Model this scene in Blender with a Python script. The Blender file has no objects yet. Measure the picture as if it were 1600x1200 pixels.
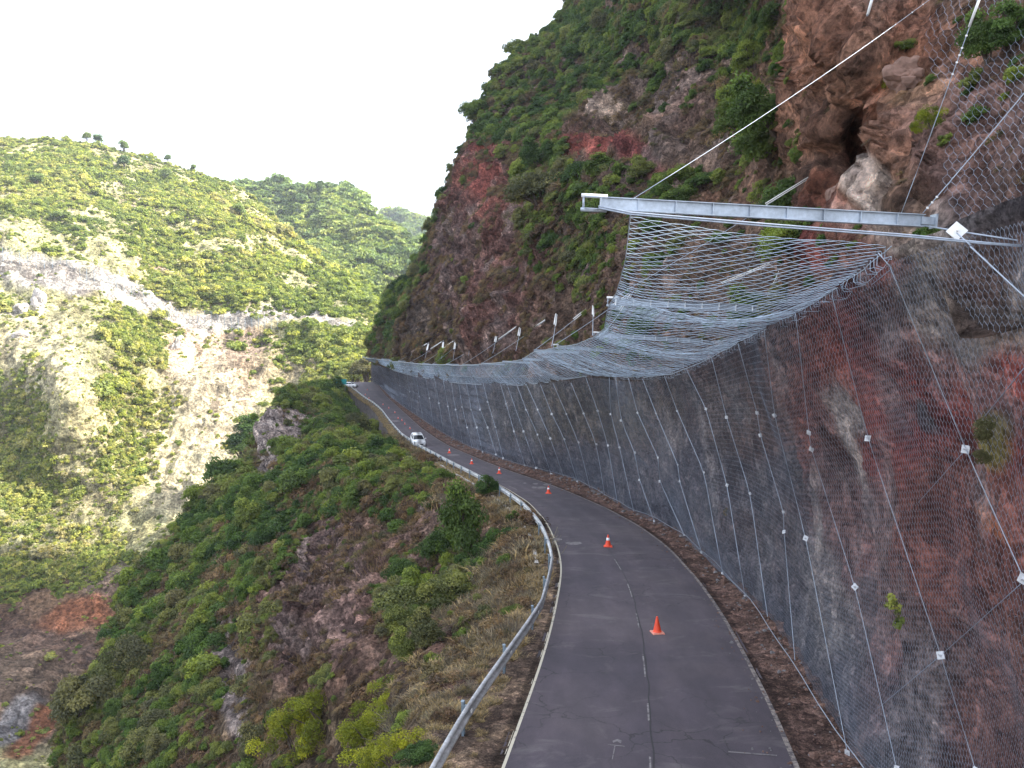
import bpy, math, random
import numpy as np
from mathutils import Vector, Matrix

# ------------------------------------------------------------------ camera, sky, sun, exposure
sc = bpy.context.scene
COL = sc.collection
CAMZ = 30.0
F, CX, CY = 1200.0, 800.0, 600.0            # focal length and centre in pixels of the 1600x1200 photograph
PITCH = math.atan(100 / 1200)
cam_d = bpy.data.cameras.new("camera"); cam = bpy.data.objects.new("camera", cam_d); COL.objects.link(cam)
cam.location = (0, 0, CAMZ); cam.rotation_euler = (math.pi / 2 - PITCH, 0, 0)
cam_d.sensor_width = 36; cam_d.lens = 36 * F / 1600; cam_d.clip_start = 0.1; cam_d.clip_end = 12000
sc.camera = cam

SUN_EL, SUN_AZ = math.radians(40), math.radians(84)     # azimuth clockwise from the view direction (+Y)
w = bpy.data.worlds.new("World"); sc.world = w; w.use_nodes = True
nt = w.node_tree; nt.nodes.clear()
sky = nt.nodes.new("ShaderNodeTexSky"); sky.sky_type = 'NISHITA'; sky.sun_disc = False
sky.sun_elevation = SUN_EL; sky.sun_rotation = SUN_AZ; sky.air_density = 1.0; sky.dust_density = 5.0; sky.ozone_density = 1.0
bg = nt.nodes.new("ShaderNodeBackground"); bg.inputs[1].default_value = 0.15
wo = nt.nodes.new("ShaderNodeOutputWorld")
veil = nt.nodes.new("ShaderNodeMix"); veil.data_type = 'RGBA'; veil.inputs[0].default_value = 0.55      # bright thin cloud veil over the blue
veil.inputs[7].default_value = (6.4, 6.7, 7.4, 1); nt.links.new(sky.outputs[0], veil.inputs[6])
nt.links.new(veil.outputs[2], bg.inputs[0]); nt.links.new(bg.outputs[0], wo.inputs[0])
sd = bpy.data.lights.new("sun", 'SUN'); sd.energy = 5.0; sd.angle = math.radians(0.55); sd.color = (1.0, 0.95, 0.86)
so = bpy.data.objects.new("sun", sd); COL.objects.link(so)
sdir = Vector((math.sin(SUN_AZ) * math.cos(SUN_EL), math.cos(SUN_AZ) * math.cos(SUN_EL), math.sin(SUN_EL)))
so.rotation_euler = sdir.to_track_quat('Z', 'Y').to_euler(); so.location = (60, -20, 120)
sc.view_settings.view_transform = 'Standard'; sc.view_settings.look = 'None'
sc.view_settings.exposure = 1.6; sc.view_settings.gamma = 1.0
try:
    sc.cycles.transparent_max_bounces = 12; sc.cycles.max_bounces = 6; sc.cycles.diffuse_bounces = 3
    sc.cycles.use_denoising = True
except Exception: pass

rng = np.random.default_rng(7); random.seed(7)

# ------------------------------------------------------------------ projection helpers
sp_, cp_ = math.sin(PITCH), math.cos(PITCH)
def unproj(px, py, d):
    px = np.asarray(px, float); py = np.asarray(py, float); d = np.asarray(d, float)
    x = (px - CX) / F; y = (CY - py) / F
    Y = cp_ + sp_ * y; Z = -sp_ + cp_ * y
    return np.stack([x / Y * d, d + 0 * x, Z / Y * d + CAMZ], -1)
def proj(P):
    P = np.asarray(P, float); X, Y, Z = P[..., 0], P[..., 1], P[..., 2] - CAMZ
    f = Y * cp_ - Z * sp_; u = Y * sp_ + Z * cp_
    return CX + F * X / f, CY - F * u / f
def rbf(ctrl, floor=None):
    C = np.array(ctrl, float); A = C[:, :2] / 300.0; v = np.log(C[:, 2]); n = len(C)
    def U(r2): return 0.5 * r2 * np.log(r2 + 1e-9)
    D = ((A[:, None] - A[None]) ** 2).sum(-1)
    K = np.zeros((n + 3, n + 3)); K[:n, :n] = U(D) + np.eye(n) * 2e-3; K[:n, n] = 1; K[:n, n + 1:] = A
    K[n, :n] = 1; K[n + 1:, :n] = A.T
    wts = np.linalg.solve(K, np.concatenate([v, np.zeros(3)]))
    def f(px, py):
        q = np.stack([np.asarray(px, float), np.asarray(py, float)], -1) / 300.0
        sh = q.shape[:-1]; q = q.reshape(-1, 2); out = np.zeros(len(q))
        for s in range(0, len(q), 20000):
            qq = q[s:s + 20000]
            D = ((qq[:, None] - A[None]) ** 2).sum(-1)
            out[s:s + 20000] = U(D) @ wts[:n] + wts[n] + qq @ wts[n + 1:]
        return np.exp(out).reshape(sh)
    return f
def poly(pts, t):
    pts = np.array(pts, float); k = np.linspace(0, 1, len(pts))
    return np.stack([np.interp(t, k, pts[:, i]) for i in range(pts.shape[1])], -1)
def smooth_poly(pts, n, it=2):
    pts = np.array(pts, float); k = np.linspace(0, 1, len(pts)); t = np.linspace(0, 1, n)
    out = np.stack([np.interp(t, k, pts[:, i]) for i in range(pts.shape[1])], -1)
    win = max(3, int(n / len(pts)) | 1); ker = np.ones(win) / win
    for _ in range(it):
        pad = np.concatenate([2 * out[:1] - out[1:win // 2 + 1][::-1], out, 2 * out[-1:] - out[-win // 2:-1][::-1]])
        out = np.stack([np.convolve(pad[:, i], ker, 'valid')[:n] for i in range(out.shape[1])], -1)
    return out

# ------------------------------------------------------------------ noise
def _h(ix, iy, iz, s):
    h = (ix * 374761393 + iy * 668265263 + iz * 2147483647 + s * 1274126177) & 0xFFFFFFFF
    h = ((h ^ (h >> 13)) * 1274126177) & 0xFFFFFFFF
    return ((h ^ (h >> 16)) & 0xFFFF) / 65535.0
def vnoise(P, s=0):
    P = np.asarray(P, float); i = np.floor(P).astype(np.int64); f = P - i; f = f * f * (3 - 2 * f)
    r = 0
    for a in (0, 1):
        for b in (0, 1):
            for c in (0, 1):
                wgt = (f[..., 0] if a else 1 - f[..., 0]) * (f[..., 1] if b else 1 - f[..., 1]) * (f[..., 2] if c else 1 - f[..., 2])
                r = r + wgt * _h(i[..., 0] + a, i[..., 1] + b, i[..., 2] + c, s)
    return r * 2 - 1
def fbm(P, scale, octv=4, s=0, gain=0.5):
    r = 0; a = 1; P = np.asarray(P, float) / scale
    for o in range(octv):
        r = r + a * vnoise(P + 17.3 * o, s + o); a *= gain; P = P * 2.03
    return r
def ridge(P, scale, octv=4, s=0):
    r = 0; a = 1; P = np.asarray(P, float) / scale
    for o in range(octv):
        r = r + a * (1 - 2 * np.abs(vnoise(P + 9.1 * o, s + o))); a *= 0.5; P = P * 2.1
    return r
def cell(P, scale, s=0):
    P = np.asarray(P, float) / scale; i = np.floor(P).astype(np.int64); best = np.full(P.shape[:-1], 9.0); val = np.zeros(P.shape[:-1])
    for a in (-1, 0, 1):
        for b in (-1, 0, 1):
            for c in (-1, 0, 1):
                j = i + np.array([a, b, c])
                q = np.stack([_h(j[..., 0], j[..., 1], j[..., 2], s + k) for k in (1, 2, 3)], -1) + j
                d = ((q - P) ** 2).sum(-1); m = d < best
                best = np.where(m, d, best); val = np.where(m, _h(j[..., 0], j[..., 1], j[..., 2], s + 5), val)
    return np.sqrt(best), val

# ------------------------------------------------------------------ mesh helpers
def mesh_np(name, V, Fc, mat=None, smooth=False, attrs=None, uv=None):
    V = np.asarray(V, np.float32).reshape(-1, 3); Fc = np.asarray(Fc, np.int32); k = Fc.shape[1]
    me = bpy.data.meshes.new(name)
    me.vertices.add(len(V)); me.vertices.foreach_set("co", V.ravel())
    me.loops.add(Fc.size); me.loops.foreach_set("vertex_index", Fc.ravel())
    me.polygons.add(len(Fc)); me.polygons.foreach_set("loop_start", np.arange(len(Fc), dtype=np.int32) * k)
    try: me.polygons.foreach_set("loop_total", np.full(len(Fc), k, np.int32))
    except Exception: pass
    me.update(calc_edges=True)
    me.polygons.foreach_set("use_smooth", np.full(len(Fc), smooth, bool))
    for an, arr in (attrs or {}).items():
        arr = np.asarray(arr, np.float32)
        if arr.ndim == 1:
            at = me.attributes.new(an, 'FLOAT', 'POINT'); at.data.foreach_set("value", arr)
        else:
            at = me.attributes.new(an, 'FLOAT_COLOR', 'POINT')
            at.data.foreach_set("color", np.concatenate([arr, np.ones((len(arr), 1), np.float32)], 1).ravel())
    if mat: me.materials.append(mat)
    me.update()
    return me
def link(name, me, parent=None, label=None, cat=None, group=None, kind=None):
    o = bpy.data.objects.new(name, me); COL.objects.link(o)
    if parent: o.parent = parent
    tag(o, label, cat, group, kind); return o
def tag(o, label=None, cat=None, group=None, kind=None):
    if label: o["label"] = label
    if cat: o["category"] = cat
    if group: o["group"] = group
    if kind: o["kind"] = kind
def empty(name, loc, label, cat, group=None, rz=0):
    o = bpy.data.objects.new(name, None); COL.objects.link(o); o.location = loc; o.rotation_euler[2] = rz
    o.empty_display_size = 0.3; tag(o, label, cat, group); return o
def grid_faces(nu, nv):
    a = np.arange(nu * nv).reshape(nu, nv)
    return np.stack([a[:-1, :-1], a[1:, :-1], a[1:, 1:], a[:-1, 1:]], -1).reshape(-1, 4)
def grid_normals(P):
    du = np.gradient(P, axis=0); dv = np.gradient(P, axis=1)
    n = np.cross(du, dv); return n / (np.linalg.norm(n, axis=-1, keepdims=True) + 1e-9)
def prisms(A, B, r, sides=3):
    """prism of radius r round every edge A->B"""
    A = np.asarray(A, float); B = np.asarray(B, float); n = len(A); r = np.broadcast_to(np.asarray(r, float), (n,))
    d = B - A; d /= (np.linalg.norm(d, axis=1, keepdims=True) + 1e-9)
    up = np.where(np.abs(d[:, 2:3]) > 0.9, np.array([[1.0, 0, 0]]), np.array([[0, 0, 1.0]]))
    s = np.cross(d, up); s /= (np.linalg.norm(s, axis=1, keepdims=True) + 1e-9); t = np.cross(d, s)
    ring = []
    for k in range(sides):
        a = 2 * math.pi * k / sides; ring.append((s * math.cos(a) + t * math.sin(a)) * r[:, None])
    V = np.stack([A + q for q in ring] + [B + q for q in ring], 1).reshape(-1, 3)
    base = (np.arange(n) * 2 * sides)[:, None]; Fc = []
    for k in range(sides):
        k2 = (k + 1) % sides; Fc.append(np.concatenate([base + k, base + k2, base + sides + k2, base + sides + k], 1))
    return V, np.concatenate(Fc)
class MB:
    def __init__(s): s.v = []; s.f = []; s.n = 0
    def add(s, V, Fc):
        s.v.append(np.asarray(V, float)); s.f += [tuple(int(i) + s.n for i in f) for f in Fc]; s.n += len(V); return s
    def box(s, c, size, M=None, taper=None):
        x, y, z = [q / 2 for q in size]; V = []
        for sz in (-1, 1):
            tx, ty = taper if (taper and sz > 0) else (1, 1)
            for sx, sy in ((-1, -1), (1, -1), (1, 1), (-1, 1)): V.append((sx * x * tx, sy * y * ty, sz * z))
        V = np.array(V)
        if M is not None: V = V @ np.array(M).T
        V = V + np.array(c)
        return s.add(V, [(0, 3, 2, 1), (4, 5, 6, 7), (0, 1, 5, 4), (1, 2, 6, 5), (2, 3, 7, 6), (3, 0, 4, 7)])
    def tube(s, pts, r, sides=6, caps=True):
        pts = np.array(pts, float); n = len(pts); r = np.broadcast_to(np.asarray(r, float), (n,)); V = []
        for i in range(n):
            d = pts[min(i + 1, n - 1)] - pts[max(i - 1, 0)]; d = d / (np.linalg.norm(d) + 1e-9)
            up = np.array([0, 0, 1.0]) if abs(d[2]) < 0.9 else np.array([1.0, 0, 0])
            a = np.cross(d, up); a /= np.linalg.norm(a); b = np.cross(d, a)
            for k in range(sides):
                t = 2 * math.pi * k / sides; V.append(pts[i] + (a * math.cos(t) + b * math.sin(t)) * r[i])
        Fc = [(i * sides + k, i * sides + (k + 1) % sides, (i + 1) * sides + (k + 1) % sides, (i + 1) * sides + k) for i in range(n - 1) for k in range(sides)]
        if caps: Fc += [tuple(range(sides))[::-1], tuple((n - 1) * sides + k for k in range(sides))]
        return s.add(V, Fc)
    def lathe(s, prof, c=(0, 0, 0), sides=20):
        V = [(c[0] + r * math.cos(2 * math.pi * k / sides), c[1] + r * math.sin(2 * math.pi * k / sides), c[2] + z) for r, z in prof for k in range(sides)]
        n = len(prof)
        Fc = [(i * sides + k, i * sides + (k + 1) % sides, (i + 1) * sides + (k + 1) % sides, (i + 1) * sides + k) for i in range(n - 1) for k in range(sides)]
        Fc.append(tuple((n - 1) * sides + k for k in range(sides)))
        return s.add(V, Fc)
    def mesh(s, name, mat, smooth=False):
        me = bpy.data.meshes.new(name); me.from_pydata([tuple(p) for p in np.concatenate(s.v)], [], s.f); me.materials.append(mat)
        if smooth: me.polygons.foreach_set("use_smooth", [True] * len(me.polygons))
        me.update(); return me

# ------------------------------------------------------------------ materials
def newmat(name):
    m = bpy.data.materials.new(name); m.use_nodes = True; t = m.node_tree
    return m, t, t.nodes["Principled BSDF"]
def N(t, ty, **kw):
    n = t.nodes.new(ty)
    for k, v in kw.items():
        if hasattr(n, k): setattr(n, k, v)
    return n
def mixc(t, fac, a, b, mode='MIX'):
    n = t.nodes.new("ShaderNodeMix"); n.data_type = 'RGBA'; n.blend_type = mode
    for sock, v in ((n.inputs[0], fac), (n.inputs[6], a), (n.inputs[7], b)):
        if hasattr(v, 'is_linked') or hasattr(v, 'links'): t.links.new(v, sock)
        else: sock.default_value = v if isinstance(v, (int, float)) else (*v, 1)
    return n.outputs[2]
def noise(t, scale, detail=6, rough=0.6, vec=None, dist=0):
    n = t.nodes.new("ShaderNodeTexNoise"); n.inputs['Scale'].default_value = scale; n.inputs['Detail'].default_value = detail
    n.inputs['Roughness'].default_value = rough; n.inputs['Distortion'].default_value = dist
    if vec is not None: t.links.new(vec, n.inputs['Vector'])
    return n.outputs['Fac']
def ramp(t, fac, stops, interp='LINEAR'):
    n = t.nodes.new("ShaderNodeValToRGB"); n.color_ramp.interpolation = interp
    e = n.color_ramp.elements
    while len(e) < len(stops): e.new(0.5)
    for i, (p, c) in enumerate(stops):
        e[i].position = p; e[i].color = (*c, 1) if not isinstance(c, (int, float)) else (c, c, c, 1)
    t.links.new(fac, n.inputs[0]); return n.outputs[0]
def geo_pos(t):
    return t.nodes.new("ShaderNodeNewGeometry").outputs['Position']
def mapping(t, vec, scale):
    n = t.nodes.new("ShaderNodeMapping"); n.inputs['Scale'].default_value = scale; t.links.new(vec, n.inputs[0]); return n.outputs[0]
def bump(t, h, bsdf, strength, dist, prev=None):
    b = t.nodes.new("ShaderNodeBump"); b.inputs['Strength'].default_value = strength; b.inputs['Distance'].default_value = dist
    t.links.new(h, b.inputs['Height'])
    if prev is not None: t.links.new(prev, b.inputs['Normal'])
    if bsdf is not None: t.links.new(b.outputs[0], bsdf.inputs['Normal'])
    return b.outputs[0]

def terrain_mat(name, s1, s2, s3, bd, contrast=1.0, streak=(1, 1, 0.5)):
    """attribute 'tint' times octaves of noise, broken-stone cells, cracks and bump; scales in 1/m"""
    m, t, b = newmat(name)
    at = N(t, "ShaderNodeAttribute"); at.attribute_name = "tint"
    pos = geo_pos(t); pv = mapping(t, pos, streak)
    n1 = noise(t, s1, 8, 0.7, pv, 0.4); n2 = noise(t, s2, 9, 0.75, pos, 0.2); n3 = noise(t, s3, 6, 0.75, pos)
    c = mixc(t, 1.0, at.outputs['Color'], ramp(t, n1, [(0.3, (0.50, 0.46, 0.45)), (0.5, (1, 1, 1)), (0.70, (1.5, 1.42, 1.32))]), 'MULTIPLY')
    c = mixc(t, contrast, c, mixc(t, 1.0, c, ramp(t, n2, [(0.36, (0.34, 0.34, 0.37)), (0.5, (1, 1, 1)), (0.66, (1.9, 1.8, 1.7))]), 'MULTIPLY'))
    wn = t.nodes.new("ShaderNodeTexNoise"); wn.inputs['Scale'].default_value = s2 * 1.5; wn.inputs['Detail'].default_value = 5; t.links.new(pos, wn.inputs['Vector'])
    va = t.nodes.new("ShaderNodeVectorMath"); va.operation = 'MULTIPLY_ADD'; k = 0.9 / s2; va.inputs[1].default_value = (k, k, k); t.links.new(wn.outputs['Color'], va.inputs[0]); t.links.new(pos, va.inputs[2])
    for sc_, w_ in ((s2 * 1.1, .75), (s2 * 3.7, .7)):
        v = t.nodes.new("ShaderNodeTexVoronoi"); v.feature = 'F1'; v.inputs['Scale'].default_value = sc_; t.links.new(va.outputs[0], v.inputs['Vector'])
        sep = t.nodes.new("ShaderNodeSeparateColor"); t.links.new(v.outputs['Color'], sep.inputs[0])
        c = mixc(t, w_ * contrast, c, mixc(t, 1.0, c, ramp(t, sep.outputs[0], [(0.0, (0.42, 0.38, 0.38)), (0.35, (0.85, 0.82, 0.8)), (0.75, (1.15, 1.15, 1.12)), (1.0, (2.1, 2.0, 1.9))]), 'MULTIPLY'))
    c = mixc(t, 0.85, c, mixc(t, 1.0, c, ramp(t, n3, [(0.38, 0.35), (0.62, 1.6)]), 'MULTIPLY'))
    t.links.new(c, b.inputs['Base Color']); b.inputs['Roughness'].default_value = 0.95
    try: b.inputs['Specular IOR Level'].default_value = 0.12
    except Exception: pass
    v2 = t.nodes.new("ShaderNodeTexVoronoi"); v2.feature = 'DISTANCE_TO_EDGE'; v2.inputs['Scale'].default_value = s2 * 1.1; t.links.new(va.outputs[0], v2.inputs['Vector'])
    e = ramp(t, v2.outputs['Distance'], [(0.0, 0.0), (0.15, 1.0)])
    p = bump(t, n1, None, 0.9, bd * 3.5); p = bump(t, n2, None, 1.0, bd * 1.8, p); p = bump(t, e, None, 0.5, bd * 0.7, p); bump(t, n3, b, 0.9, bd * 0.6, p)
    return m

def leaf_mat(name, stops, transl=0.35, nscale=0.05):
    m, t, b = newmat(name)
    oi = t.nodes.new("ShaderNodeObjectInfo")
    loc = noise(t, nscale, 3, 0.5, oi.outputs['Location'])
    md = t.nodes.new("ShaderNodeMath"); md.operation = 'MULTIPLY_ADD'; t.links.new(oi.outputs['Random'], md.inputs[0]); md.inputs[1].default_value = 0.6
    m2 = t.nodes.new("ShaderNodeMath"); m2.operation = 'MULTIPLY_ADD'; t.links.new(loc, m2.inputs[0]); m2.inputs[1].default_value = 1.2; m2.inputs[2].default_value = -0.4
    t.links.new(m2.outputs[0], md.inputs[2])
    c = ramp(t, md.outputs[0], stops)
    at = N(t, "ShaderNodeAttribute"); at.attribute_name = "leafv"
    c = mixc(t, 1.0, c, ramp(t, at.outputs['Fac'], [(0.1, (0.45, 0.5, 0.5)), (0.5, (1, 1, 1)), (0.9, (1.9, 1.75, 1.2))]), 'MULTIPLY')
    t.links.new(c, b.inputs['Base Color']); b.inputs['Roughness'].default_value = 0.7
    try: b.inputs['Specular IOR Level'].default_value = 0.25
    except Exception: pass
    tr = t.nodes.new("ShaderNodeBsdfTranslucent"); t.links.new(mixc(t, 1.0, c, (1.2, 1.25, 0.6), 'MULTIPLY'), tr.inputs[0])
    ms = t.nodes.new("ShaderNodeMixShader"); ms.inputs[0].default_value = transl
    t.links.new(b.outputs[0], ms.inputs[1]); t.links.new(tr.outputs[0], ms.inputs[2])
    t.links.new(ms.outputs[0], t.nodes["Material Output"].inputs[0])
    return m
def simple(name, col, rough=0.6, metal=0.0, var=0.25, vs=6.0, bs=0.0):
    m, t, b = newmat(name)
    pos = geo_pos(t); n1 = noise(t, vs, 6, 0.65, pos); n2 = noise(t, vs * 7, 4, 0.6, pos)
    c = mixc(t, 1.0, col, ramp(t, n1, [(0.3, 1 - var), (0.7, 1 + var)]), 'MULTIPLY')
    c = mixc(t, 1.0, c, ramp(t, n2, [(0.3, 1 - var * 0.6), (0.7, 1 + var * 0.6)]), 'MULTIPLY')
    t.links.new(c, b.inputs['Base Color']); b.inputs['Metallic'].default_value = metal; b.inputs['Roughness'].default_value = rough
    if bs: bump(t, n2, b, bs, 0.01)
    return m

M_rock = terrain_mat("cliff_rock", 0.18, 0.75, 4.0, 0.35, 0.72)
M_wall = terrain_mat("wall_rock", 0.4, 1.7, 9.0, 0.16, 0.62, (1, 1, 0.7))
M_slope = terrain_mat("slope_soil", 0.15, 0.9, 5.0, 0.25, .9, (1, 1, .8))
M_far = terrain_mat("far_soil", 0.04, 0.25, 1.1, 1.2, 0.62)
M_verge = terrain_mat("verge_soil", 0.8, 4.0, 22.0, 0.05, 0.8, (1, 1, 1))
G1 = [(0.0, (0.034, 0.070, 0.024)), (0.3, (0.065, 0.115, 0.034)), (0.5, (0.105, 0.155, 0.042)), (0.62, (0.165, 0.21, 0.05)), (0.75, (0.13, 0.125, 0.075)), (1.0, (0.18, 0.22, 0.055))]
M_leaf = leaf_mat("shrub_leaves", G1, 0.3)
M_leaf_far = leaf_mat("sunny_leaves", [(0.0, (0.11, 0.155, 0.055)), (0.3, (0.19, 0.24, 0.075)), (0.6, (0.28, 0.31, 0.10)), (0.8, (0.34, 0.34, 0.14)), (1.0, (0.33, 0.30, 0.18))], 0.4, 0.012)  # paler copy of the shrub leaves, strong sunlight put into the colour
M_leaf_dist = leaf_mat("distant_leaves", [(0.0, (0.09, 0.15, 0.07)), (0.5, (0.17, 0.23, 0.08)), (1.0, (0.28, 0.31, 0.11))], 0.3, 0.01)
M_dry = leaf_mat("dry_scrub", [(0.0, (0.075, 0.05, 0.04)), (0.3, (0.13, 0.085, 0.06)), (0.55, (0.18, 0.13, 0.085)), (0.75, (0.13, 0.105, 0.065)), (1.0, (0.10, 0.095, 0.05))], 0.15, 0.2)
M_yel = leaf_mat("yellow_leaves", [(0.0, (0.13, 0.16, 0.02)), (0.5, (0.22, 0.24, 0.03)), (1.0, (0.34, 0.32, 0.03))], 0.35, 0.3)
M_grey = leaf_mat("grey_twigs", [(0.0, (0.12, 0.10, 0.085)), (0.5, (0.2, 0.175, 0.14)), (1.0, (0.26, 0.24, 0.18))], 0.1, 0.3)
M_bark = simple("bark", (0.09, 0.065, 0.05), 0.9, 0, 0.3, 5)
M_zinc = simple("galvanised_steel", (0.38, 0.43, 0.49), 0.45, 0.35, 0.26, 2.2)
M_rail = simple("rail_zinc", (0.50, 0.51, 0.52), 0.5, 0.4, 0.34, 1.3)
M_post = simple("post_zinc", (0.22, 0.28, 0.33), 0.5, 0.4, 0.2, 4)
M_wire = simple("wire_zinc", (0.44, 0.55, 0.66), 0.5, 0.25, 0.15, 2)
M_wirew = simple("wall_wire", (0.24, 0.28, 0.35), 0.5, 0.25, 0.2, 2)
M_rope = simple("rope_steel", (0.36, 0.41, 0.48), 0.45, 0.35, 0.15, 9)
M_white = simple("white_paint", (0.78, 0.78, 0.76), 0.5, 0, 0.08, 8)
M_conc = simple("concrete", (0.33, 0.31, 0.28), 0.9, 0, 0.25, 2, 0.4)

# ------------------------------------------------------------------ road profile
_ry = np.array([-60, 113, 140, 170, 200, 240, 300, 400.0]); _rz = np.array([-7.9 + .093 * 60, -18.4, -19.35, -19.95, -20.35, -20.75, -21.0, -21.0])
_yy = np.linspace(-40, 380, 1681); _zz = np.interp(_yy, _ry, _rz)
_k = np.ones(81) / 81; _zz = np.convolve(np.pad(_zz, 40, mode='reflect', reflect_type='odd'), _k, 'valid')
def Zr(Y): return np.interp(Y, _yy, _zz)           # height of the road under the camera level, by distance
def on_road(px, py, h=0.0):
    """point of the road surface (h above it) seen at a pixel"""
    px = np.atleast_1d(np.asarray(px, float)); py = np.atleast_1d(np.asarray(py, float))
    y = (CY - py) / F; r = (-sp_ + cp_ * y) / (cp_ + sp_ * y)
    Ys = np.linspace(5, 330, 6000); rr = (Zr(Ys) + h) / Ys
    d = np.interp(r, rr, Ys); return unproj(px, py, d)
def resample(P, n, s0=None, s1=None):
    s = np.concatenate([[0], np.cumsum(np.linalg.norm(np.diff(P, axis=0), axis=1))])
    t = np.linspace(0, s[-1], n); return np.stack([np.interp(t, s, P[:, i]) for i in range(3)], -1)
def plan(pts, h=0.0, n=400):
    """pixel polyline on the road plane -> function X(Y)"""
    P = on_road([p[0] for p in pts], [p[1] for p in pts], h); o = np.argsort(P[:, 1]); P = P[o]
    Ys = np.linspace(4, 262, 1033); X = np.interp(Ys, P[:, 1], P[:, 0])
    m = Ys < P[0, 1]; k = (P[1, 0] - P[0, 0]) / (P[1, 1] - P[0, 1]); X[m] = P[0, 0] + k * (Ys[m] - P[0, 1])
    m = Ys > P[-1, 1]; k = (P[-1, 0] - P[-2, 0]) / (P[-1, 1] - P[-2, 1]); X[m] = P[-1, 0] + k * (Ys[m] - P[-1, 1])
    for wn in (13, 13):
        X = np.convolve(np.pad(X, wn // 2, mode='reflect', reflect_type='odd'), np.ones(wn) / wn, 'valid')
    return lambda Y: np.interp(Y, Ys, X)
XL = plan([(782, 1200), (812, 1120), (838, 1050), (858, 985), (870, 930), (876, 890), (872, 862), (862, 835), (850, 812), (825, 785), (790, 763), (745, 741), (700, 722), (655, 699), (630, 683), (612, 662), (597, 642), (576, 625), (558, 611), (553, 604)])
XR = plan([(1248, 1200), (1215, 1120), (1185, 1060), (1155, 1005), (1130, 960), (1095, 910), (1045, 855), (1000, 822), (950, 795), (900, 773), (860, 757), (800, 737), (760, 722), (720, 705), (690, 690), (660, 670), (640, 652), (620, 634), (602, 617), (592, 604)])
XB = plan([(1480, 1401), (1325, 1180), (1285, 1115), (1245, 1056), (1202, 984), (1164, 934), (1129, 898), (1096, 865), (1060, 835), (1023, 815), (992, 804), (955, 783), (903, 754), (862, 742), (800, 725), (750, 706), (715, 690), (680, 670), (650, 650), (627, 633), (607, 618), (593, 604)])
XG = plan([(672, 1200), (722, 1110), (800, 1003), (845, 940), (862, 902), (864, 880), (858, 846), (845, 816), (820, 787), (800, 772), (775, 756), (740, 738), (700, 718), (660, 697), (628, 674), (612, 656), (601, 644), (587, 630), (570, 620), (554, 608)], 0.75)
XG_ = XG; XG = lambda Y: np.minimum(XG_(Y), XL(Y) - 0.35)
def strip(fa, fb, Y, dz, nv=8, bulge=0.0):
    t = np.linspace(0, 1, nv); A = fa(Y)[:, None]; B = fb(Y)[:, None]
    X = A * (1 - t) + B * t; YY = np.repeat(Y[:, None], nv, 1)
    return np.stack([X, YY, Zr(YY) + CAMZ + dz + bulge * t ** 2], -1)

# asphalt
m, t, b = newmat("asphalt"); M_asph = m
pos = geo_pos(t)
n1 = noise(t, 0.18, 6, 0.6, pos, 0.8); n2 = noise(t, 1.4, 6, 0.65, mapping(t, pos, (1, 0.3, 1))); n3 = noise(t, 60, 3, 0.6, pos)
c = ramp(t, n1, [(0.3, (0.041, 0.034, 0.044)), (0.5, (0.055, 0.044, 0.054)), (0.68, (0.075, 0.060, 0.067))])
c = mixc(t, 1.0, c, ramp(t, n2, [(0.3, 0.82), (0.7, 1.18)]), 'MULTIPLY')
c = mixc(t, 0.5, c, mixc(t, 1.0, c, ramp(t, n3, [(0.3, 0.55), (0.7, 1.5)]), 'MULTIPLY'))
vo = t.nodes.new("ShaderNodeTexVoronoi"); vo.feature = 'DISTANCE_TO_EDGE'; vo.inputs['Scale'].default_value = 0.62
wn = t.nodes.new("ShaderNodeTexNoise"); wn.inputs['Scale'].default_value = 1.2; wn.inputs['Detail'].default_value = 6; t.links.new(pos, wn.inputs['Vector'])
va = t.nodes.new("ShaderNodeVectorMath"); va.operation = 'MULTIPLY_ADD'; va.inputs[1].default_value = (1.1, 1.1, 1.1)
t.links.new(wn.outputs['Color'], va.inputs[0]); t.links.new(pos, va.inputs[2]); t.links.new(va.outputs[0], vo.inputs['Vector'])
crk = ramp(t, vo.outputs['Distance'], [(0.0, 1.0), (0.016, 0.0)])
msk = ramp(t, noise(t, 0.22, 3, 0.5, pos), [(0.45, 0.0), (0.58, 0.85)])
mm = t.nodes.new("ShaderNodeMath"); mm.operation = 'MULTIPLY'; t.links.new(crk, mm.inputs[0]); t.links.new(msk, mm.inputs[1])
c = mixc(t, mm.outputs[0], c, (0.018, 0.016, 0.018))
ch = ramp(t, noise(t, 0.5, 7, 0.7, mapping(t, pos, (0.8, 1.6, 1)), 1.5), [(0.54, 0.0), (0.64, 0.22), (0.76, 0.5)])
c = mixc(t, ch, c, (0.17, 0.155, 0.15))
at = N(t, "ShaderNodeAttribute"); at.attribute_name = "wear"
wm = t.nodes.new("ShaderNodeMath"); wm.operation = 'MULTIPLY'; t.links.new(at.outputs['Fac'], wm.inputs[0]); t.links.new(ramp(t, n2, [(.25, .35), (.7, 1.0)]), wm.inputs[1])
c = mixc(t, wm.outputs[0], c, mixc(t, 1.0, c, (1.45, 1.42, 1.38), 'MULTIPLY'))
t.links.new(c, b.inputs['Base Color']); b.inputs['Roughness'].default_value = 0.85; bump(t, n3, b, 0.3, 0.01)
Yr = np.concatenate([np.linspace(5, 60, 160), np.linspace(60.5, 258, 240)])
P = strip(lambda Y: XL(Y) - 0.12, lambda Y: XR(Y) + 0.12, Yr, 0.0, 48)
tw = np.linspace(0, 1, 48); wear = sum(np.exp(-((tw - c_) / .055) ** 2) for c_ in (.14, .38, .60, .86)) * .6 + np.exp(-((tw - 1) / .04) ** 2) * .5
link("road", mesh_np("road", P, grid_faces(*P.shape[:2]), M_asph, False, {"wear": np.broadcast_to(wear[None], P.shape[:2]).ravel()}), kind="structure")

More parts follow.
